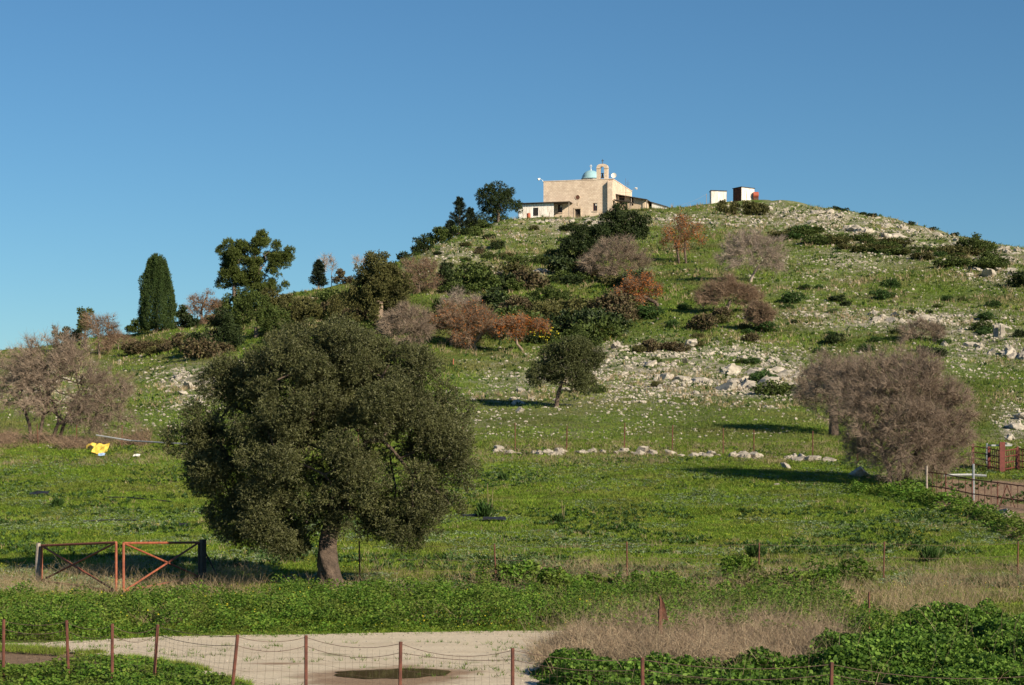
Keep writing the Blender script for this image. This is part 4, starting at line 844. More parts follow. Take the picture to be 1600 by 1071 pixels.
b = MB(); V = [(x, y, z_) for (x, y, h_) in ((0, 0, 3.5), (2.9, 0, 2.55), (2.9, 5, 2.55), (0, 5, 3.5)) for z_ in (0, h_)]; b.add(V, [(0, 2, 3, 1), (2, 4, 5, 3), (4, 6, 7, 5), (6, 0, 1, 7)]); b.build('wall', M['white'], sh)
b = MB(); V = [(x, y, z_+dz) for (x, z_) in ((-.15, 3.56), (3.1, 2.52)) for y in (-.2, 5.2) for dz in (0, .08)]; b.add(V, [(0, 1, 3, 2), (4, 6, 7, 5), (0, 4, 5, 1), (2, 3, 7, 6), (1, 5, 7, 3), (0, 2, 6, 4)]); b.build('roof', M['roofm'], sh)
# corrugated sheet mesh
def corr(b, p0, p1, z0, z1, th_=.04, pitch=.18):
    p0, p1 = np.array(p0, float), np.array(p1, float); L = np.linalg.norm(p1-p0); n = max(8, int(L/pitch*4)); t = np.linspace(0, 1, n); d = (p1-p0)/L; nn = np.array([d[1], -d[0]])
    P = p0+(p1-p0)*t[:, None]+nn*(th_*np.sin(t*L/pitch*2*math.pi))[:, None]; z0 = np.full(n, z0) if np.isscalar(z0) else np.interp(t, [0, 1], z0); z1 = np.full(n, z1) if np.isscalar(z1) else np.interp(t, [0, 1], z1)
    V = np.concatenate([np.c_[P, z0], np.c_[P, z1]]); i = np.arange(n-1); b.add(V, np.stack([i, i+1, n+i+1, n+i], 1))
ls = thing('lean_to_shed', 'white corrugated tin lean-to with a thin flat roof at the left church end', 'shed', chw(-18.0, -2.2, 0), TH)
b = MB(); corr(b, (0.2, 0), (2.9, 0), -.8, 2.85); corr(b, (3.9, 0), (7.0, 0), -.8, 2.9); corr(b, (.2, 0), (.2, 3.5), -.8, 2.85); corr(b, (2.9, 0), (3.9, 0), 2.15, 2.87); corr(b, (2.9, 0), (3.9, 0), -.8, .6); b.build('wall', M['tin'], ls)
b = MB(); b.box(2.9, 3.9, .08, .14, .6, 2.15); b.build('window', M['dark_in'], ls)
b = MB(); b.box(-.5, 10.2, -.6, 2.1, 2.98, 3.1); b.build('roof', M['roofm'], ls)
for q_ in (10., .1): b = MB(); b.bar((q_, -.4, -.9), (q_, -.4, 2.98), .1); b.build('post', M['wood'], ls)
# dish, lamps, aerial
t = thing('satellite_dish', 'round white satellite dish on the church roof right of the bell arch', 'dish', chw(-.3, 2.2, H+.13))
b = MB(); V, Fc = [(0, 0, 0)], []; aim = unit(np.array([-.15, -1, .25])); u_ = unit(np.cross(aim, [0, 0, 1])); v_ = np.cross(u_, aim)
for k in range(1, 5):
    for a in tt[::2]: V.append(tuple((u_*math.cos(a)+v_*math.sin(a))*.52*k/4+aim*.16*(k/4)**2))
V = np.array(V)+[0, 0, .85]; n2 = 16
Fq = [(1+k*n2+i, 1+k*n2+(i+1) % n2, 1+(k+1)*n2+(i+1) % n2, 1+(k+1)*n2+i) for k in range(3) for i in range(n2)]; b.add(V, Fq); b.add(V, [(0, 1+i, 1+(i+1) % n2) for i in range(n2)]); b.build('reflector', M['white'], t, smooth=True)
b = MB(); b.tube([(0, 0, 0), (0, 0, .85)], .04, 6); b.tube([(0, 0, .6), tuple(aim*.6+[0, 0, .75])], .02, 5); b.build('mast', M['galv'], t)
def flood(x, y, z, dx_, label):
    t = thing('floodlight', label, 'floodlight', chw(x, y, z)); b = MB(); b.tube([(0, 0, -.4), (dx_*.3, 0, .25), (dx_*.8, 0, .5)], .035, 5); b.build('arm', M['galv'], t)
    b = MB(); c = np.array([dx_*.95, 0, .5]); q = unit(np.array([dx_, -.2, -.5])); b.tube([tuple(c-q*.18), tuple(c+q*.02), tuple(c+q*.3)], [.1, .17, .26], 10); b.build('lamp_head', M['white'], t)
flood(-Wd, .3, H+.1, -.9, 'white floodlight on an arm at the upper left corner of the church')
flood(0, D-.5, H+.1, .9, 'white floodlight on an arm at the far right roof corner of the church')
def mast(p, h, label, bars, name='antenna'):
    t = thing(name, label, 'antenna', p); b = MB(); b.tube([(0, 0, -.3), (0, 0, h)], .022, 5); b.build('mast', M['rustdark'], t); b = MB()
    for z_, w in bars: b.tube([(-w, 0, z_), (w, .1, z_)], .015, 4)
    b.build('crossbar', M['rustdark'], t)
mast(chw(2.0, 2.0, 1.5), 6.2, 'tall thin mast with crossbars standing in front of the church annex', [(3.5, 1.), (4.4, .5), (2.6, 1.3)])
mast(chw(-.3, D-2.5, H), 1.9, 'short aerial on the far right end of the church roof', [(1.4, .4), (1.1, .3)])
mast(chw(-.8, .6, H+.1), 1.2, 'tiny aerial on the church roof just left of the dish', [(.9, .2)])
# tin sheds
def tin_shed(px, Y, w, d, h, rz, label, dark):
    o = G(px, Y); t = thing('tin_shed', label, 'shed', o, rz); z0, z1 = -.6, h
    b = MB(); corr(b, (-w/2, -d/2), (w/2, -d/2), z0, (h, h-.12)); corr(b, (w/2, -d/2), (w/2, d/2), z0, h-.12); corr(b, (w/2, d/2), (-w/2, d/2), z0, (h-.12, h)); b.build('wall', M['tin'], t)
    b = MB(); corr(b, (-w/2, d/2), (-w/2, -d/2), z0, h); tag(b.build('side_panel', M['rustdark'] if dark else M['tin'], t))  # dark variant paints in the shade of the side facing away from the sun
    b = MB(); V = [(sx*(w/2+.15), sy*(d/2+.15), h+.02-(.12 if sx > 0 else 0)+dz) for sx in (-1, 1) for sy in (-1, 1) for dz in (0, .1)]; b.add(V, [(0, 1, 3, 2), (4, 6, 7, 5), (0, 4, 5, 1), (2, 3, 7, 6), (1, 5, 7, 3), (0, 2, 6, 4)]); b.build('roof', M['roofm'], t)
    b = MB(); b.box(-w*.1, w*.16, -d/2-.07, -d/2-.05, 0, h*.8); b.build('door', M['tin'], t)
tin_shed(1122, 381, 3.0, 2.6, 2.25, 0, 'smaller white tin shed, left of the pair on the crest', False)
tin_shed(1162, 383, 3.1, 2.9, 2.5, math.radians(28), 'larger white tin shed with one side coloured dark for shade, right of the pair on the crest', True)
o = G(1181, 382); t = thing('water_tank', 'small rusty red tank beside the larger tin shed on the crest', 'tank', o)
b = MB(); b.tube([(-.55, 0, 1.05), (-.5, 0, 1.05), (.5, 0, 1.05), (.55, 0, 1.05)], [.4, .6, .6, .4], 14); b.build('barrel', M['red'], t); b = MB(); b.box(-.5, .5, -.4, .4, -.3, .5); b.build('stand', M['rustdark'], t)
o = at(826, 341); t = MB(); t.tube([(0, 0, -.1), (0, 0, .1), (0, 0, .75), (0, 0, .85)], [.3, .36, .36, .3], 12); tag(t.build('red_barrel', M['red'], None), 'orange red barrel on the rocks under the left end of the lean-to', 'barrel').location = o
# overhead cable
a_, b_ = np.array(chw(9, 7, 2.6)), G(1104, 379)+[0, 0, 2.0]; b = MB(); tt_ = np.linspace(0, 1, 24)
b.tube(a_+(b_-a_)*tt_[:, None]-np.array([0, 0, .5])*(4*tt_*(1-tt_))[:, None], .018, 4); tag(b.build('cable', M['galv']), 'thin overhead cable strung from the church annex to a pole by the sheds', 'cable')
b = MB(); b.tube([(0, 0, -.3), (0, 0, 2.1)], .05, 6); o = b.build('pole', M['wood']); o.location = G(1104, 379); tag(o, 'thin pole holding the cable left of the smaller tin shed', 'pole')

# ------------------------------------------------------------------ field gate
def W3(px, Y, row=None, z=None): return np.array([(px-800)/F*Y, Y, (HR-row)/F*Y if row is not None else z])
def gate(a, b, ta, tb, ma, mb, label, r_=.035):
    """a, b: (px, Y) of the two stiles; ta, tb: top rows"""
    A0 = G(*a)+[0, 0, .08]; B0 = G(*b)+[0, 0, .08]; A1 = W3(a[0], a[1], ta); B1 = W3(b[0], b[1], tb); o = G(*a); t = thing('field_gate', label, 'gate', o)
    for nm, p, q, m_, rr in (('stile', A0, A1, ma, r_), ('stile', B0, B1, mb, r_), ('top_rail', A1, B1, mb if ma != mb and False else ma, r_), ('bottom_rail', A0, B0, ma, r_*.8), ('brace', A1, B0, ma, .028), ('brace', B1, A0, ma, .028)):
        m = MB(); q2 = np.array(q)-(np.array(q)-p)*.0; m.tube([p-o, q2-o], rr, 7); m.build(nm, M[m_], t, smooth=False)
    return t
gate((65, 53.5), (181.5, 50.6), 853, 848, 'rust', 'rust', 'rusty red field gate leaf next to the grey wooden post')
gate((193, 50.6), (311, 54.5), 849, 848, 'rust', 'black', 'rusty red field gate leaf, end stile darkened for shade, on the thick dark post')  # near-black end stile: olive shadow put into the colour
o = G(59, 53.6); b = MB(); b.tube([(0, 0, -.3), (0, 0, .6), (.02, 0, 1.12)], [.075, .07, .06], 8); tag(b.build('wooden_post', M['wood'], None, origin=(0, 0, 0)), 'grey weathered wooden post left of the field gate', 'post').location = o
o = G(317, 54.7); t = thing('gate_post', 'thick dark iron gate post with a slanting strut, shade put into its colour', 'post', o); b = MB(); b.tube([(0, 0, -.3), (0, 0, 1.12)], .1, 4); b.build('post', M['black'], t); b = MB(); b.tube([(.05, .1, .75), (.42, .3, -.05)], .025, 5); b.build('strut', M['black'], t)  # post and strut coloured near-black, olive shadow included
# fences: posts and wires
def fence(name, label, posts, hz, mpost, rpost, wires, sag=.05, mesh_=None, wr=.004, tilt=None, smooth_post=False):
    """posts: [(px, Y)]; hz: heights"""
    P = [G(*p) for p in posts]; o = P[0]; t = thing(name, label, 'fence', o); r = rnd(len(posts)*7)
    tops = []
    for k, p in enumerate(P):
        h_ = hz[k] if hasattr(hz, '__len__') else hz*(.93+.14*r.random()); tx = tilt[k] if tilt else r.normal()*.03
        q = p+np.array([tx*h_, r.normal()*.02, h_]); tops.append(q); m = MB(); m.tube([p-o-[0, 0, .3], q-o], rpost, 6); m.build('post', M[mpost], t)
    for w in wires:
        m = MB(); pts = []
        for k in range(len(P)-1):
            for s in np.linspace(0, 1, 9)[:-1]:
                a = P[k]*(1-w)+tops[k]*w; b = P[k+1]*(1-w)+tops[k+1]*w; q = a*(1-s)+b*s; q[2] -= sag*4*s*(1-s)*(.5+1.0*((k*37+int(w*100)) % 7)/7.); pts.append(q-o)
        pts.append(P[-1]*(1-w)+tops[-1]*w-o); m.tube(np.array(pts), wr, 4); m.build('wire', M['wire'], t)
    if mesh_:
        A, B = [], []
        for k in range(len(P)-1):
            L = np.linalg.norm(P[k+1]-P[k]); n = int(L/mesh_)
            for i in range(n):
                s = i/n+r.normal()*.0015; a = P[k]*(1-s)+P[k+1]*s; hh = (tops[k]-P[k])*(1-s)+(tops[k+1]-P[k+1])*s
                wv = r.normal(size=2)*.01; A.append(a+[wv[0], 0, 0]); m1 = a+hh*.45; B.append(m1); A.append(m1); B.append(a+hh*.86+[wv[1], 0, 0])
            for j in range(1, 9):
                w = j/9*.86; prev = None
                for s in np.linspace(0, 1, 8):
                    a = P[k]*(1-s)+P[k+1]*s; hh = (tops[k]-P[k])*(1-s)+(tops[k+1]-P[k+1])*s; q = a+hh*w; q[2] += .02*math.sin(s*9+j*2.1+k)-.03*4*s*(1-s)
                    if prev is not None: A.append(prev); B.append(q)
                    prev = q
        A = np.array(A)-o; B = np.array(B)-o; R = np.full(len(A), .0016); v, f = segs_mesh(A, B, R, R, 3); obj('wire_netting', v, f, M['wire'], t)
    return t
NP = [(-130, 34.5), (5, 32.9), (108, 32.7), (175, 32.0), (238, 31.9), (358, 30.2), (478, 30.05), (624, 29.06), (801, 28.1), (1004, 26.8), (1297, 26.3), (1640, 25.6)]
NT = [970, 968, 969, 975, 976, 992, 993, 1003, 1013, 1028, 1035, 1050]
fence('wire_fence', 'nearest fence of wire netting on thin rusty posts before the gravel road', NP, [float((HR-t_)/F*p[1]-G(*p)[2]) for t_, p in zip(NT, NP)], 'postrust', .027, (.97, .84), .10, mesh_=.13, tilt=[0, .01, -.03, 0, .09, .13, 0, .02, 0, 0, .02, 0], wr=.0045)
fence('wire_fence', 'thin rusty fence along the bottom of the field behind the dry grass', [(563, 54.2), (776, 53.6), (980, 53.8), (1185, 54), (1380, 54.4), (1590, 55)], 1.08, 'rustdark', .022, (.95, .6, .3), .05)
fence('wire_fence', 'thin dark fence along the fallen stone wall topping the field', [(560, 106), (660, 106), (722, 106), (805, 105.5), (885, 105), (975, 104.5), (1050, 104), (1130, 103), (1178, 102.5), (1270, 101), (1340, 99)], 1.45, 'rustdark', .03, (.93, .6), .05)
fence('wire_fence', 'old grey wire fence in front of the left bare trees', [(-20, 109), (60, 110), (120, 109), (190, 108), (262, 107), (330, 106)], 1.25, 'rustdark', .025, (.9, .4), .15)
m = MB(); m.tube([W3(150, 107, 683)+[0, 0, .1], W3(205, 107, 689), W3(255, 106, 692), W3(330, 105, 696)], .05, 6); tag(m.build('metal_pipe', M['galv']), 'long pale grey pipe lying along the top of the left field', 'pipe')
m = MB(); m.tube([(0, 0, -.1), (.02, 0, .75)], .05, 5); o = m.build('rusty_post', M['red']); o.location = at(708, 576); tag(o, 'short rusty red post in the meadow right of the big olive crown', 'post')
for px_, s in ((1556, 'left'), (1566, 'right')):
    m = MB(); m.box(-.2, .2, -.2, .2, -.3, 1.15); o = m.build('concrete_post', M['rock']); o.location = at(px_, 527); tag(o, f'squat square stone post on the right slope, {s} one of the pair', 'post')
# animal pen at the right
pen = thing('pen_fence', 'rusty red pipe fence around the dirt yard at the right', 'fence', G(1450, 84))
PP = [(1450, 83), (1478, 82), (1520, 80), (1560, 78.5), (1603, 77), (1650, 75.5)]; Pw = [G(*p) for p in PP]; o0 = Pw[0]
for k, p in enumerate(Pw):
    if k > 0: m = MB(); m.tube([p-o0-[0, 0, .2], p-o0+[0, 0, .95]], .03, 6); m.build('post', M['postrust'], pen)
for h_ in (.9, .3):
    m = MB(); m.tube([p-o0+[0, 0, h_] for p in Pw], .026, 5); m.build('rail', M['postrust'], pen)
for k in range(5):
    for s in (.25, .5, .75): q = Pw[k]*(1-s)+Pw[k+1]*s-o0; m = MB(); m.tube([q, q+[0, 0, .9]], .013, 4); m.build('picket', M['postrust'], pen)
m = MB(); q = G(1575, 77.6)-o0; m.tube([q+[-.35, 0, -.1], q+[0, 0, .9]], .02, 4); m.tube([q+[.35, 0, -.1], q+[0, 0, .9]], .02, 4); m.build('prop', M['postrust'], pen)
for px_, Y_, h_, lb, mt_ in ((1521, 81.5, 1.55, 'tall grey steel post in the middle of the dirt yard fence', 'galv'), (1448, 83.4, 1.25, 'grey post at the corner between the huge bare tree and the dirt yard', 'wood'), (1542, 97, 1.15, 'grey steel post left of the dark red cattle pen', 'galv')):
    m = MB(); m.tube([(0, 0, -.2), (0, 0, h_)], .05, 7); o = m.build('steel_post', M[mt_]); o.location = G(px_, Y_); tag(o, lb, 'post')
pn = thing('cattle_pen', 'dark red metal cattle pen with upright bars at the right edge', 'pen', G(1545, 95)); o0 = G(1545, 95)
CP = [(1520, 96), (1545, 95), (1566, 93.5), (1590, 95), (1618, 94)]; Cw = [G(*p) for p in CP]
for k, p in enumerate(Cw): m = MB(); m.box(-.06 if k != 2 else -.13, .06 if k != 2 else .13, -.06, .06, -.2, 1.15 if k != 2 else 1.5); o = m.build('post', M['penred'], pn); o.location = p-o0
for h_ in (1.05, .75, .45, .15): m = MB(); m.tube([p-o0+[0, 0, h_] for p in Cw], .025, 4); m.build('rail', M['penred'], pn)
for k in range(1, 4):
    for s in np.linspace(.12, .88, 6): q = Cw[k]*(1-s)+Cw[k+1]*s-o0; m = MB(); m.tube([q, q+[0, 0, 1.05]], .018, 4); m.build('bar', M['penred'], pn)
m = MB(); q = G(1566, 93.5)-o0; m.box(q[0]-.5, q[0]+.5, q[1]+.1, q[1]+.9, q[2]+1.3, q[2]+1.38); m.build('top_plate', M['galv'], pn)
m = MB(); m.tube([(0, 0, .18), (1.3, .1, .2), (2.0, 0, .15)], .07, 6); o = m.build('metal_pipe', M['galv']); o.location = G(1475, 90); tag(o, 'grey pipe lying in the yard behind the rusty rails', 'pipe')
# things lying in the field
def sheet(name, px, row, w, h_, mt_, label, cat, seed, tall=.3):
    n = 14; x, y = np.meshgrid(np.linspace(-w/2, w/2, n), np.linspace(-h_/2, h_/2, n)); z_ = tall*(fbm(x*1.8+seed, y*2.2, seed=seed, o=3)-.25)*1.6+tall*.6*(y/h_+.5); x = x+.2*w*(fbm(y*2, x, seed=seed+3)-.5)
    V = np.stack([x, y, np.maximum(z_, .02)], -1).reshape(-1, 3); i = np.arange(n*n).reshape(n, n); Q = np.stack([i[:-1, :-1], i[:-1, 1:], i[1:, 1:], i[1:, :-1]], -1).reshape(-1, 4)
    o = obj(name, V, Q, M[mt_]); o.location = at(px, row); md = o.modifiers.new('thick', 'SOLIDIFY'); md.thickness = .01; tag(o, label, cat)
sheet('plastic_sheet', 157, 712, .85, .7, 'ytarp', 'crumpled yellow plastic sheet in the grass below the left bare tree', 'plastic sheet', 3, .55)
sheet('yellow_flap', 142, 704, .55, .2, 'ytarp', 'thin yellow strip of plastic sticking out left of the crumpled sheet', 'plastic strip', 5, .3)
sheet('plastic_bag', 159, 716, .35, .3, 'blue', 'small pale blue bag under the yellow plastic sheet', 'bag', 6, .3)
sheet('pale_bag', 213, 717, .35, .3, 'white', 'small pale bag lying in the grass right of the yellow sheet', 'bag', 8, .25)
sheet('black_plastic', 771, 820, .9, .35, 'black_pl', 'flat black plastic scrap in the field right of the big olive', 'plastic scrap', 9, .16)
sheet('black_plastic', 735, 812, .7, .25, 'black_pl', 'thin black scrap between the big olive and the spiky tuft', 'plastic scrap', 10, .1)
sheet('black_plastic', 289, 826, .4, .25, 'black_pl', 'small dark scrap in the field above the right gate leaf', 'plastic scrap', 11, .16)
sheet('black_plastic', 60, 776, .9, .3, 'black_pl', 'black scrap in the field above the left gate leaf', 'plastic scrap', 12, .15)
for pts, lb in (([(165, 782), (200, 783), (235, 786), (270, 787)], 'long dark hose lying in the field above the gate'), ([(130, 820), (170, 817), (215, 818)], 'short dark hose lying below the long one')):
    m = MB(); m.tube([at(*p)+[0, 0, .06] for p in pts], .03, 5); tag(m.build('hose', M['black_pl']), lb, 'hose')
t = thing('rusty_stake', 'folded rusty iron stake sticking up out of the dry brush', 'stake', G(1033, 38)); zt = (HR-932)/F*38-G(1033, 38)[2]
m = MB(); m.add([(-.04, 0, .1), (.05, .03, .1), (.0, 0, zt), (-.03, 0, zt), (.18, -.02, zt-.45)], [(0, 1, 2, 3)]); m.add([(0, .02, zt-.05), (.06, 0, zt-.12), (.14, 0, zt-.48), (.03, .02, zt-.45)], [(0, 1, 2, 3)]); m.bar((0, 0, -.2), (-.02, 0, zt-.05), .03); m.build('iron_angle', M['rustdark'], t)
m = MB(); m.tube([(-.03, 0, -.2), (-.03, 0, zt-.25)], .03, 5); m.build('shaft', M['rustdark'], t)
for px_, Y_, zt_, lb in ((1358, 40, 925, 'thin dark stake at the edge of the mallow bed, right of the dry brush'),):
    p = G(px_, Y_); m = MB(); m.tube([(0, 0, -.1), (0, 0, (HR-zt_)/F*Y_-p[2])], .022, 5); o = m.build('iron_stake', M['rustdark']); o.location = p; tag(o, lb, 'stake')

# ------------------------------------------------------------------ grass and herbs
def blades(P, r, k, h_, w, lean=.5, spread=.06):
    n = len(P); h_ = np.broadcast_to(h_, (n,)); w = np.broadcast_to(w, (n,)); spread = np.broadcast_to(spread, (n,))
    a = r.random((n, k))*6.283; b0 = P[:, None]+np.stack([np.cos(a)*spread[:, None]*r.random((n, k)), np.sin(a)*spread[:, None]*r.random((n, k)), np.zeros((n, k))], -1)
    hh = h_[:, None]*(.5+.8*r.random((n, k))); l = lean*r.random((n, k)); tip = b0+np.stack([np.cos(a)*l*hh, np.sin(a)*l*hh, hh], -1)
    s = r.random((n, k))*6.283; sd_ = np.stack([np.cos(s), np.sin(s), np.zeros_like(s)], -1)*w[:, None, None]
    V = np.stack([b0-sd_, b0+sd_, tip], 2).reshape(-1, 3); return V, np.arange(len(V)).reshape(-1, 3)
def rosette(P, r, k, L, up=.35, Wf=.4):
    n = len(P); L = np.broadcast_to(L, (n,)); a = r.random((n, k))*6.283; d = np.stack([np.cos(a), np.sin(a), up*(.3+1.4*r.random((n, k)))], -1); d = unit(d)
    Lr = L[:, None]*(.6+.7*r.random((n, k))); c = P[:, None]+d*(Lr*.55)[..., None]+np.array([0, 0, .01]); nr_ = np.broadcast_to(np.array([0, 0, 1.]), c.shape)+r.normal(size=c.shape)*.35
    return quadleaves(c.reshape(-1, 3), d.reshape(-1, 3), nr_.reshape(-1, 3), Lr.ravel(), Lr.ravel()*Wf)
r = rnd(99)
def sample(n, x0, x1, r0, r1): return ground_at2(r.uniform(x0, x1, n), r.uniform(r0, r1, n))
YN = YM
def ground_at2(px, rw):
    P = ground_at(px, rw); return P
def inroad(P): return road_mask(P[:, 0], P[:, 1]) > .05
# field grass
P = sample(135000, -40, 1640, 688, 1000); pxp, rwp = proj(P[:, 0], P[:, 1], P[:, 2]); P = P[~inroad(P) & (pen_mask(pxp, rwp) < .5)]
V, Fc = blades(P, r, 7, .03+.08*fbm(P[:, 0]*.4, P[:, 1]*.4, seed=61)+.0007*(P[:, 1]-50), .008+.00014*P[:, 1], 1.7, .14)
tag(obj('meadow_grass', V, Fc, M['grass']), 'short bright green grass covering the field', 'grass', kind='stuff')
# hill grass
P = sample(150000, -40, 1640, 322, 700); pxp, rwp = proj(P[:, 0], P[:, 1], P[:, 2]); q = np.clip(rockd(pxp, rwp), 0, 1)
P = P[r.random(len(P)) > q*.8]; s = np.interp(P[:, 1], [105, 200, 390], [.10, .22, .38])*(.5+1.1*fbm(P[:, 0]*.2, P[:, 1]*.2, seed=62))
V, Fc = blades(P, r, 5, s, s*.16, .9, s*.8); tag(obj('hill_grass', V, Fc, M['hill']), 'patchy grass and weeds covering the hillside', 'grass', kind='stuff')
P = sample(16000, -40, 1640, 322, 640); pxp, rwp = proj(P[:, 0], P[:, 1], P[:, 2]); P = P[(r.random(len(P)) < .25+np.clip(brushd(pxp, rwp), 0, 1)) & (fbm(P[:, 0]*.12, P[:, 1]*.12, seed=66) > .44)]
s = np.interp(P[:, 1], [105, 390], [.25, .7]); v1 = rosette(P, r, 9, s*.8, 1.3, .35); tag(obj('scrub_cover', *v1, M['tuft']), 'dark weedy ground cover in patches on the hillside', 'ground cover', kind='stuff')
P = sample(9000, -40, 1640, 322, 640); P = P[fbm(P[:, 0]*.14+9, P[:, 1]*.14, seed=67) > .5]; s = np.interp(P[:, 1], [105, 390], [.3, .8])
tag(obj('dry_weeds', *blades(P, r, 7, s, s*.07, .9, s*.5), M['straw']), 'dry brownish weeds scattered on the hillside', 'dry weeds', kind='stuff')
# silver thistle leaves in the field, dark herbs, flowers
P = sample(46000, -40, 1640, 712, 925); P = P[(fbm(P[:, 0]*.35, P[:, 1]*.35, seed=63) > .53) & ~inroad(P)]; pxp, rwp = proj(P[:, 0], P[:, 1], P[:, 2]); P = P[pen_mask(pxp, rwp) < .5]
tag(obj('thistle_leaves', *rosette(P, r, 7, .11, .5, .38), M['cover']), 'patches of silvery green thistle leaves in the field', 'thistles', kind='stuff')
P = sample(14000, -40, 1640, 700, 940); P = P[(fbm(P[:, 0]*.3+5, P[:, 1]*.3, seed=64) > .55) & ~inroad(P)]
tag(obj('leafy_herbs', *rosette(P, r, 9, .15, 1.2, .42), M['tuft']), 'darker leafy herbs dotted through the field', 'herbs', kind='stuff')
P = sample(9000, -40, 1640, 720, 990); P = P[(fbm(P[:, 0]*.35+15, P[:, 1]*.35, seed=65) > .56) & ~inroad(P)]; c = P+np.array([0, 0, .16])+r.normal(size=P.shape)*[0.05, .05, .03]
tag(obj('yellow_flowers', *quadleaves(c, rdir(r, len(c)), rdir(r, len(c), 1), .035, .03), M['yellow']), 'tiny yellow flowers sprinkled over the field and verge', 'flowers', kind='stuff')
P = scatter_y = np.stack([r.uniform(-12, 6, 9000), r.uniform(41.5, 48, 9000), np.zeros(9000)], 1); P = P[(fbm(P[:, 0]*.5+3, P[:, 1]*.5, seed=165) > .62) & ~inroad(P)]; P = P[:420]; P[:, 2] = height(P[:, 0], P[:, 1])+.12+.3*r.random(len(P))
tag(obj('verge_flowers', *quadleaves(P, rdir(r, len(P)), rdir(r, len(P), 1), .05, .045), M['yellow']), 'clusters of yellow flowers among the verge weeds', 'flowers', kind='stuff')
x, y = r.uniform(-13, 3.5, 26000), r.uniform(28, 42.2, 26000); k = road_mask(x, y); k = (k > 0) & (r.random(26000) < np.clip(.8-k*.6, .12, 1)*(mudd(x, y) < .3)); x, y = x[k], y[k]
gs = .006+.02*r.random(len(x))**4; V0, F0 = ico(1); V = V0[None]*gs[:, None, None]*np.stack([.8+.6*r.random(len(x)), np.ones(len(x)), .6+.3*r.random(len(x))], 1)[:, None]+np.stack([x, y, height(x, y)+.034], 1)[:, None]
tag(obj('gravel_stones', V.reshape(-1, 3), (F0[None]+(np.arange(len(x))*len(V0))[:, None, None]).reshape(-1, 3), M['rock']), 'loose gravel stones on the pale road', 'gravel', kind='stuff')
# leafy masses: verge weeds, mallow bed
def leafmass(name, n, x0, x1, y0, y1, inside, hgt, L, m_, label, seed, Wf=.8, fr=.8):
    r = rnd(seed); x, y = r.uniform(x0, x1, n), r.uniform(y0, y1, n); e = inside(x, y); k = e > 0; x, y, e = x[k], y[k], e[k]
    h_ = hgt*sst(0, .6, e)*(.05+1.45*sst(.25, .75, fbm(x*fr, y*fr, seed=seed, o=4))*.8+.55*(vnoise(x*2.3, y*2.3, seed=seed+1)-.35)); z = height(x, y)+np.maximum(h_, .03)*r.random(len(x))**.35
    c = np.stack([x, y, z], 1); d = rdir(r, len(x)); d[:, 2] *= .45; nn = rdir(r, len(x), 1.1)
    Lr = L*(.55+.8*r.random(len(x))); d = unit(d); s = unit(np.cross(d, nn)); u_ = np.cross(s, d); W_ = Lr*Wf/2
    V = np.stack([c-d*Lr[:, None]*.5, c-d*Lr[:, None]*.15+s*W_[:, None]+u_*Lr[:, None]*.1, c+d*Lr[:, None]*.32+s*W_[:, None]*.75+u_*Lr[:, None]*.08, c+d*Lr[:, None]*.5-u_*Lr[:, None]*.06,
                  c+d*Lr[:, None]*.32-s*W_[:, None]*.75+u_*Lr[:, None]*.08, c-d*Lr[:, None]*.15-s*W_[:, None]+u_*Lr[:, None]*.1], 1).reshape(-1, 3)
    b_ = np.arange(len(c))[:, None]*6; Fc = np.concatenate([b_+[0, 1, 2, 3], b_+[0, 3, 4, 5]]); o = obj(name, V, Fc, M[m_]); return tag(o, label, 'plants', kind='stuff')
def verge(x, y):
    far = np.interp(x, [-16, -12, -9, -6, -1, 3, 8], [48, 47.3, 47.3, 49.6, 50.4, 50.2, 49.5])+1.5*(fbm(x*.8, y*0+3, seed=71)-.5)*2
    rm_ = road_mask(x, y); return np.minimum(np.minimum(far-y, y-38.0), -rm_+.05)*(x < 8)
leafmass('verge_weeds', 210000, -16, 8, 38, 52.5, verge, .5, .062, 'weed', 'lush bright green weeds on the verge between the gravel road and the field gate', 72, .6, 1.5)
def wedge(x, y):
    n_ = np.interp(x, [-14, -9.8, -8, -7.0, -5.6, -4.4], [36.1, 35.2, 35.1, 34.9, 33.7, 31.5]); return np.minimum(n_-y+.7*(fbm(x*1.4, y*1.4, seed=55)-.5), -road_mask(x, y)+.12)*(x < -4)
leafmass('corner_weeds', 60000, -14, -4, 28, 37, wedge, .22, .062, 'weed', 'green weeds in the bottom left corner behind the wire fence', 73, .6)
def mall(x, y):
    px = 800+F*x/y; far = np.interp(px, [820, 900, 1000, 1240, 1290, 1390, 1400, 1700], [33.5, 34.6, 33.6, 34.2, 35.5, 38.5, 41.3, 43.5])+.5*(fbm(x*1.1, x*0+2, seed=75)-.5)*2
    lft = x-np.interp(y, [24, 28, 31, 34, 37], [2.0, 1.3, .55, .35, .9])-.3*(vnoise(x*2, y*2, seed=4)-.5); return np.minimum(np.minimum(far-y, lft), y-np.interp(x, [0, 2, 5], [28.3, 27.7, 26.6]))
leafmass('mallow_bed', 260000, 0, 13.5, 26.4, 44, mall, .46, .07, 'mallow', 'deep bed of dark green mallow leaves filling the right foreground', 76, .95)
def back(x, y): return np.minimum(.8-np.abs(y-52.4-.4*np.sin(x*.8)), .9)*np.where(fbm(x*.6, y*.2, seed=82) > .5, 1, -1)
leafmass('leafy_clumps', 36000, -1, 10, 50.5, 54, back, .5, .1, 'weed', 'leafy green clumps along the foot of the field fence', 83, .6)
def penh(x, y): 
    px, rw = proj(x, y, height(x, y)); c = np.interp(px, [1330, 1440, 1500, 1560, 1620], [765, 780, 800, 822, 850]); return (12-np.abs(rw-c))/12*(px > 1330)
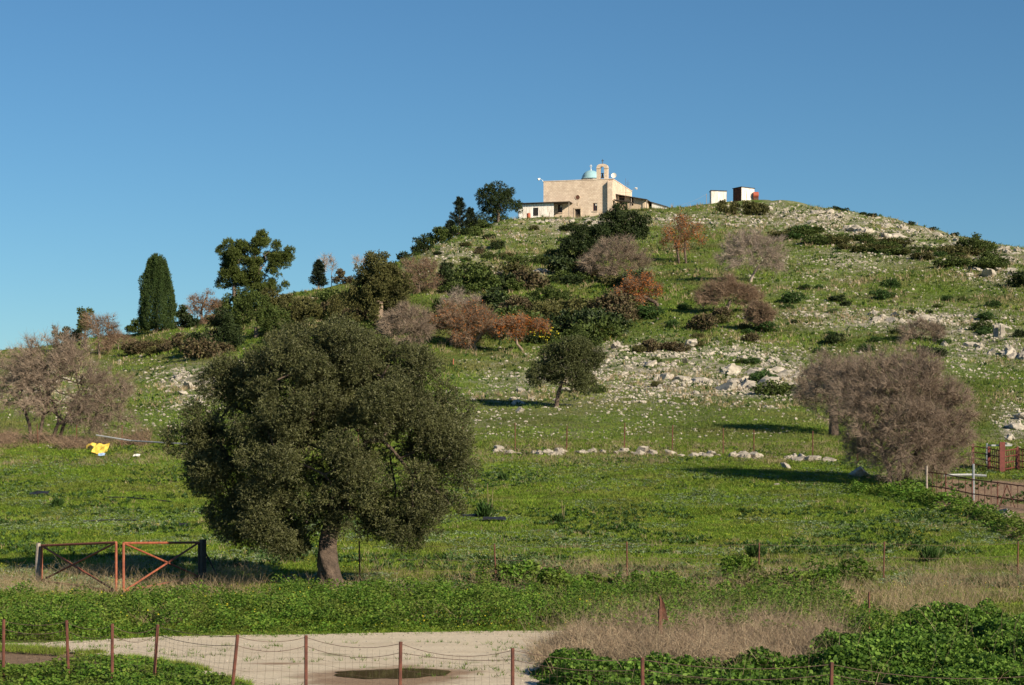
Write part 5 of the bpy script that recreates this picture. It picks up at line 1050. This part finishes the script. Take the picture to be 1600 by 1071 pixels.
leafmass('hedge_weeds', 60000, 13, 23, 66, 92, penh, .5, .12, 'weed', 'dark leafy weeds along the foot of the dirt yard fence', 84, .5)
# dry grass and brush
def stems(P, r, h_, rad, lean=.5, bend=.35, seg=3):
    n = len(P); d = unit(np.stack([r.normal(size=n)*lean, r.normal(size=n)*lean, np.ones(n)], 1)); A, B, RA, RB = [], [], [], []; ln = h_*(.4+.9*r.random(n))/seg; p = P-[0, 0, .03]
    for s in range(seg):
        q = p+d*ln[:, None]; A.append(p); B.append(q); RA.append(np.full(n, rad*(1-.28*s))); RB.append(np.full(n, rad*(1-.28*(s+1)))); p = q; d = unit(d+r.normal(size=(n, 3))*bend+np.array([0, 0, -.12]))
    return segs_mesh(np.concatenate(A), np.concatenate(B), np.concatenate(RA), np.concatenate(RB), 3)
def scatter(n, inside, x0, x1, y0, y1):
    x, y = r.uniform(x0, x1, n), r.uniform(y0, y1, n); k = inside(x, y) > 0; x, y = x[k], y[k]; return np.stack([x, y, height(x, y)], 1)
def brush(x, y):
    px = 800+F*x/y; rw = 700+F*3.9/y; ce = 34.2; far = np.interp(px, [840, 900, 1000, 1200, 1300, 1400], [37, 40, 42.5, 42.5, 42, 41.5]); return np.minimum(np.minimum(far-y, y-33.2), np.minimum(px-835, 1330-px)*.01)+.9*(fbm(x*.8, y*.5, seed=191)-.5)
P = scatter(60000, brush, .3, 9, 33, 43); e = brush(P[:, 0], P[:, 1]); hh = .36*sst(0, .8, e)*(.2+1.3*fbm(P[:, 0]*1.3, P[:, 1]*1.3, seed=91)); P2 = P+np.stack([0*e, 0*e, hh*r.random(len(e))**.6], 1)
v = stems(P2[:26000], r, .42, .0045, 1.1, .55); v2 = stems(P[:4500], r, .95, .005, .6, .3, 4)
tag(obj('dry_brush', *join(v, v2), M['brush']), 'tangled mound of dry brown brushwood between the road and the mallow bed', 'brush', kind='stuff')
def strip(x, y): return np.where(fbm(x*.5, y*.5, seed=92) > .46, 1, -1)*np.minimum(y-np.interp(x, [-16, 1, 2, 14], [49.2, 49.8, 42.5, 42.5]), np.interp(x, [-16, 0, 4, 14], [53.2, 53.5, 55.5, 57.])-y)
P = scatter(52000, strip, -16, 15.5, 42, 58); P = P[r.random(len(P)) < np.interp(P[:, 0], [-16, -8, -6, 0, 3, 14], [.8, .8, .3, .5, .9, 1.])]
tag(obj('dry_grass', *stems(P, r, np.where(P[:, 0] < -6, .55, .6), .0042, .45, .3), M['straw']), 'tall pale dry grass along the bottom edge of the field', 'dry grass', kind='stuff')
P = scatter(1500, lambda x, y: np.minimum(mall(x, y), 1)-.1, 0, 13, 26.6, 44); P = np.concatenate([P[:260], scatter(2600, brush, .3, 9, 33, 43)[:700]])
tag(obj('dry_stalks', *stems(P, r, 1.25, .005, .4, .15, 4), M['straw']), 'a few long dry stalks leaning through the mallow bed', 'dry stalks', kind='stuff')
P = sample(2200, -40, 1640, 690, 730); P = P[(fbm(P[:, 0]*.3, P[:, 1]*.3, seed=93) > .45)]
tag(obj('wall_weeds', *stems(np.repeat(P, 9, 0)+r.normal(size=(len(P)*9, 3))*[.2, .2, 0], r, .4, .008, .5, .3), M['straw']), 'brown weeds growing among the stones of the field wall', 'dry weeds', kind='stuff')
P = scatter(26000, lambda x, y: (.55-np.abs(road_mask(x, y)))*(x < -4)*(y < 38.3), -13, -4, 29, 38.3); P = P[fbm(P[:, 0]*1.2, P[:, 1]*1.2, seed=195) > .42]
P[:, 2] += .03; tag(obj('edge_grass', *blades(P, r, 6, .09, .007, 1.1, .07), M['grass']), 'ragged grass along the near left edge of the gravel road', 'grass', kind='stuff')
# grit on the road edge: loose tufts
P = scatter(5200, lambda x, y: np.where((road_mask(x, y) > 0) & (road_mask(x, y) < .5) | ((road_mask(x, y) > 0) & (fbm(x*.8, y*1.6, seed=95) > .62)), 1, -1), -13, 3, 26, 42.3)
P[:, 2] += .03; tag(obj('road_weeds', *blades(P, r, 6, .07, .006, 1.2, .06), M['weed']), 'sparse low weeds creeping over the gravel', 'weeds', kind='stuff')
P = sample(5200, -40, 1640, 712, 915); P = P[(fbm(P[:, 0]*.5+9, P[:, 1]*.5, seed=163) > .54) & ~inroad(P)]
tag(obj('field_straw', *blades(P, r, 6, .16, .008, .9, .12), M['straw']), 'scattered dry straw stalks in the green field', 'dry straw', kind='stuff')
def lbrush(x, y): px = 800+F*x/y; return np.minimum(px+60, 235-px)*.02*(y > 107)*(y < 113)
P = scatter(12000, lbrush, -36, -18, 107, 113); P = P[fbm(P[:, 0]*.6, P[:, 1]*.6, seed=261) > .5]; P = np.repeat(P, 2, 0); P[:, 2] += r.random(len(P))*.9*np.clip(fbm(P[:, 0]*.8, P[:, 1]*.8, seed=262)-.3, 0, 1)*2
tag(obj('brush_heap', *stems(P, r, .8, .010, 1.2, .5), M['twig_red']), 'dark tangle of dead brush under the wide bare tree at left', 'brush', kind='stuff')
# single herbs
def herb(px, row, s, label, m_='tuft', stalk=True, n=260):
    o = at(px, row); q = rnd(int(px)); t = thing('herb_plant', label, 'plant', o); P = np.zeros((n, 3))+q.normal(size=(n, 3))*[.12*s, .12*s, 0]; P[:, 2] = abs(q.normal(size=n))*.12*s
    obj('leaves', *rosette(P, q, 2, .42*s, 1.6, .16), M[m_], t)
    if stalk: m = MB(); m.tube([(.1, 0, 0), (.14, 0, .7*s), (.12, 0, 1.5*s)], .012, 5); m.tube([(.3*s, 0, 0), (.36*s, 0, 1.2*s)], .01, 5); m.build('stalk', M['straw'], t)
herb(757, 812, .9, 'spiky green tuft with two dry stalks right of the big olive crown')
herb(90, 795, .6, 'dark green herb clump in the field above the left gate leaf', stalk=False)
herb(873, 820, .6, 'small reddish herb with a dry stalk in the middle of the field')
herb(1180, 875, .75, 'dark herb against the field fence post at right', stalk=False)
herb(1455, 880, .8, 'dark green herb clump at the right of the field', stalk=False)
herb(785, 752, .55, 'small dark herb clump right of the big olive crown top of the field', stalk=False)
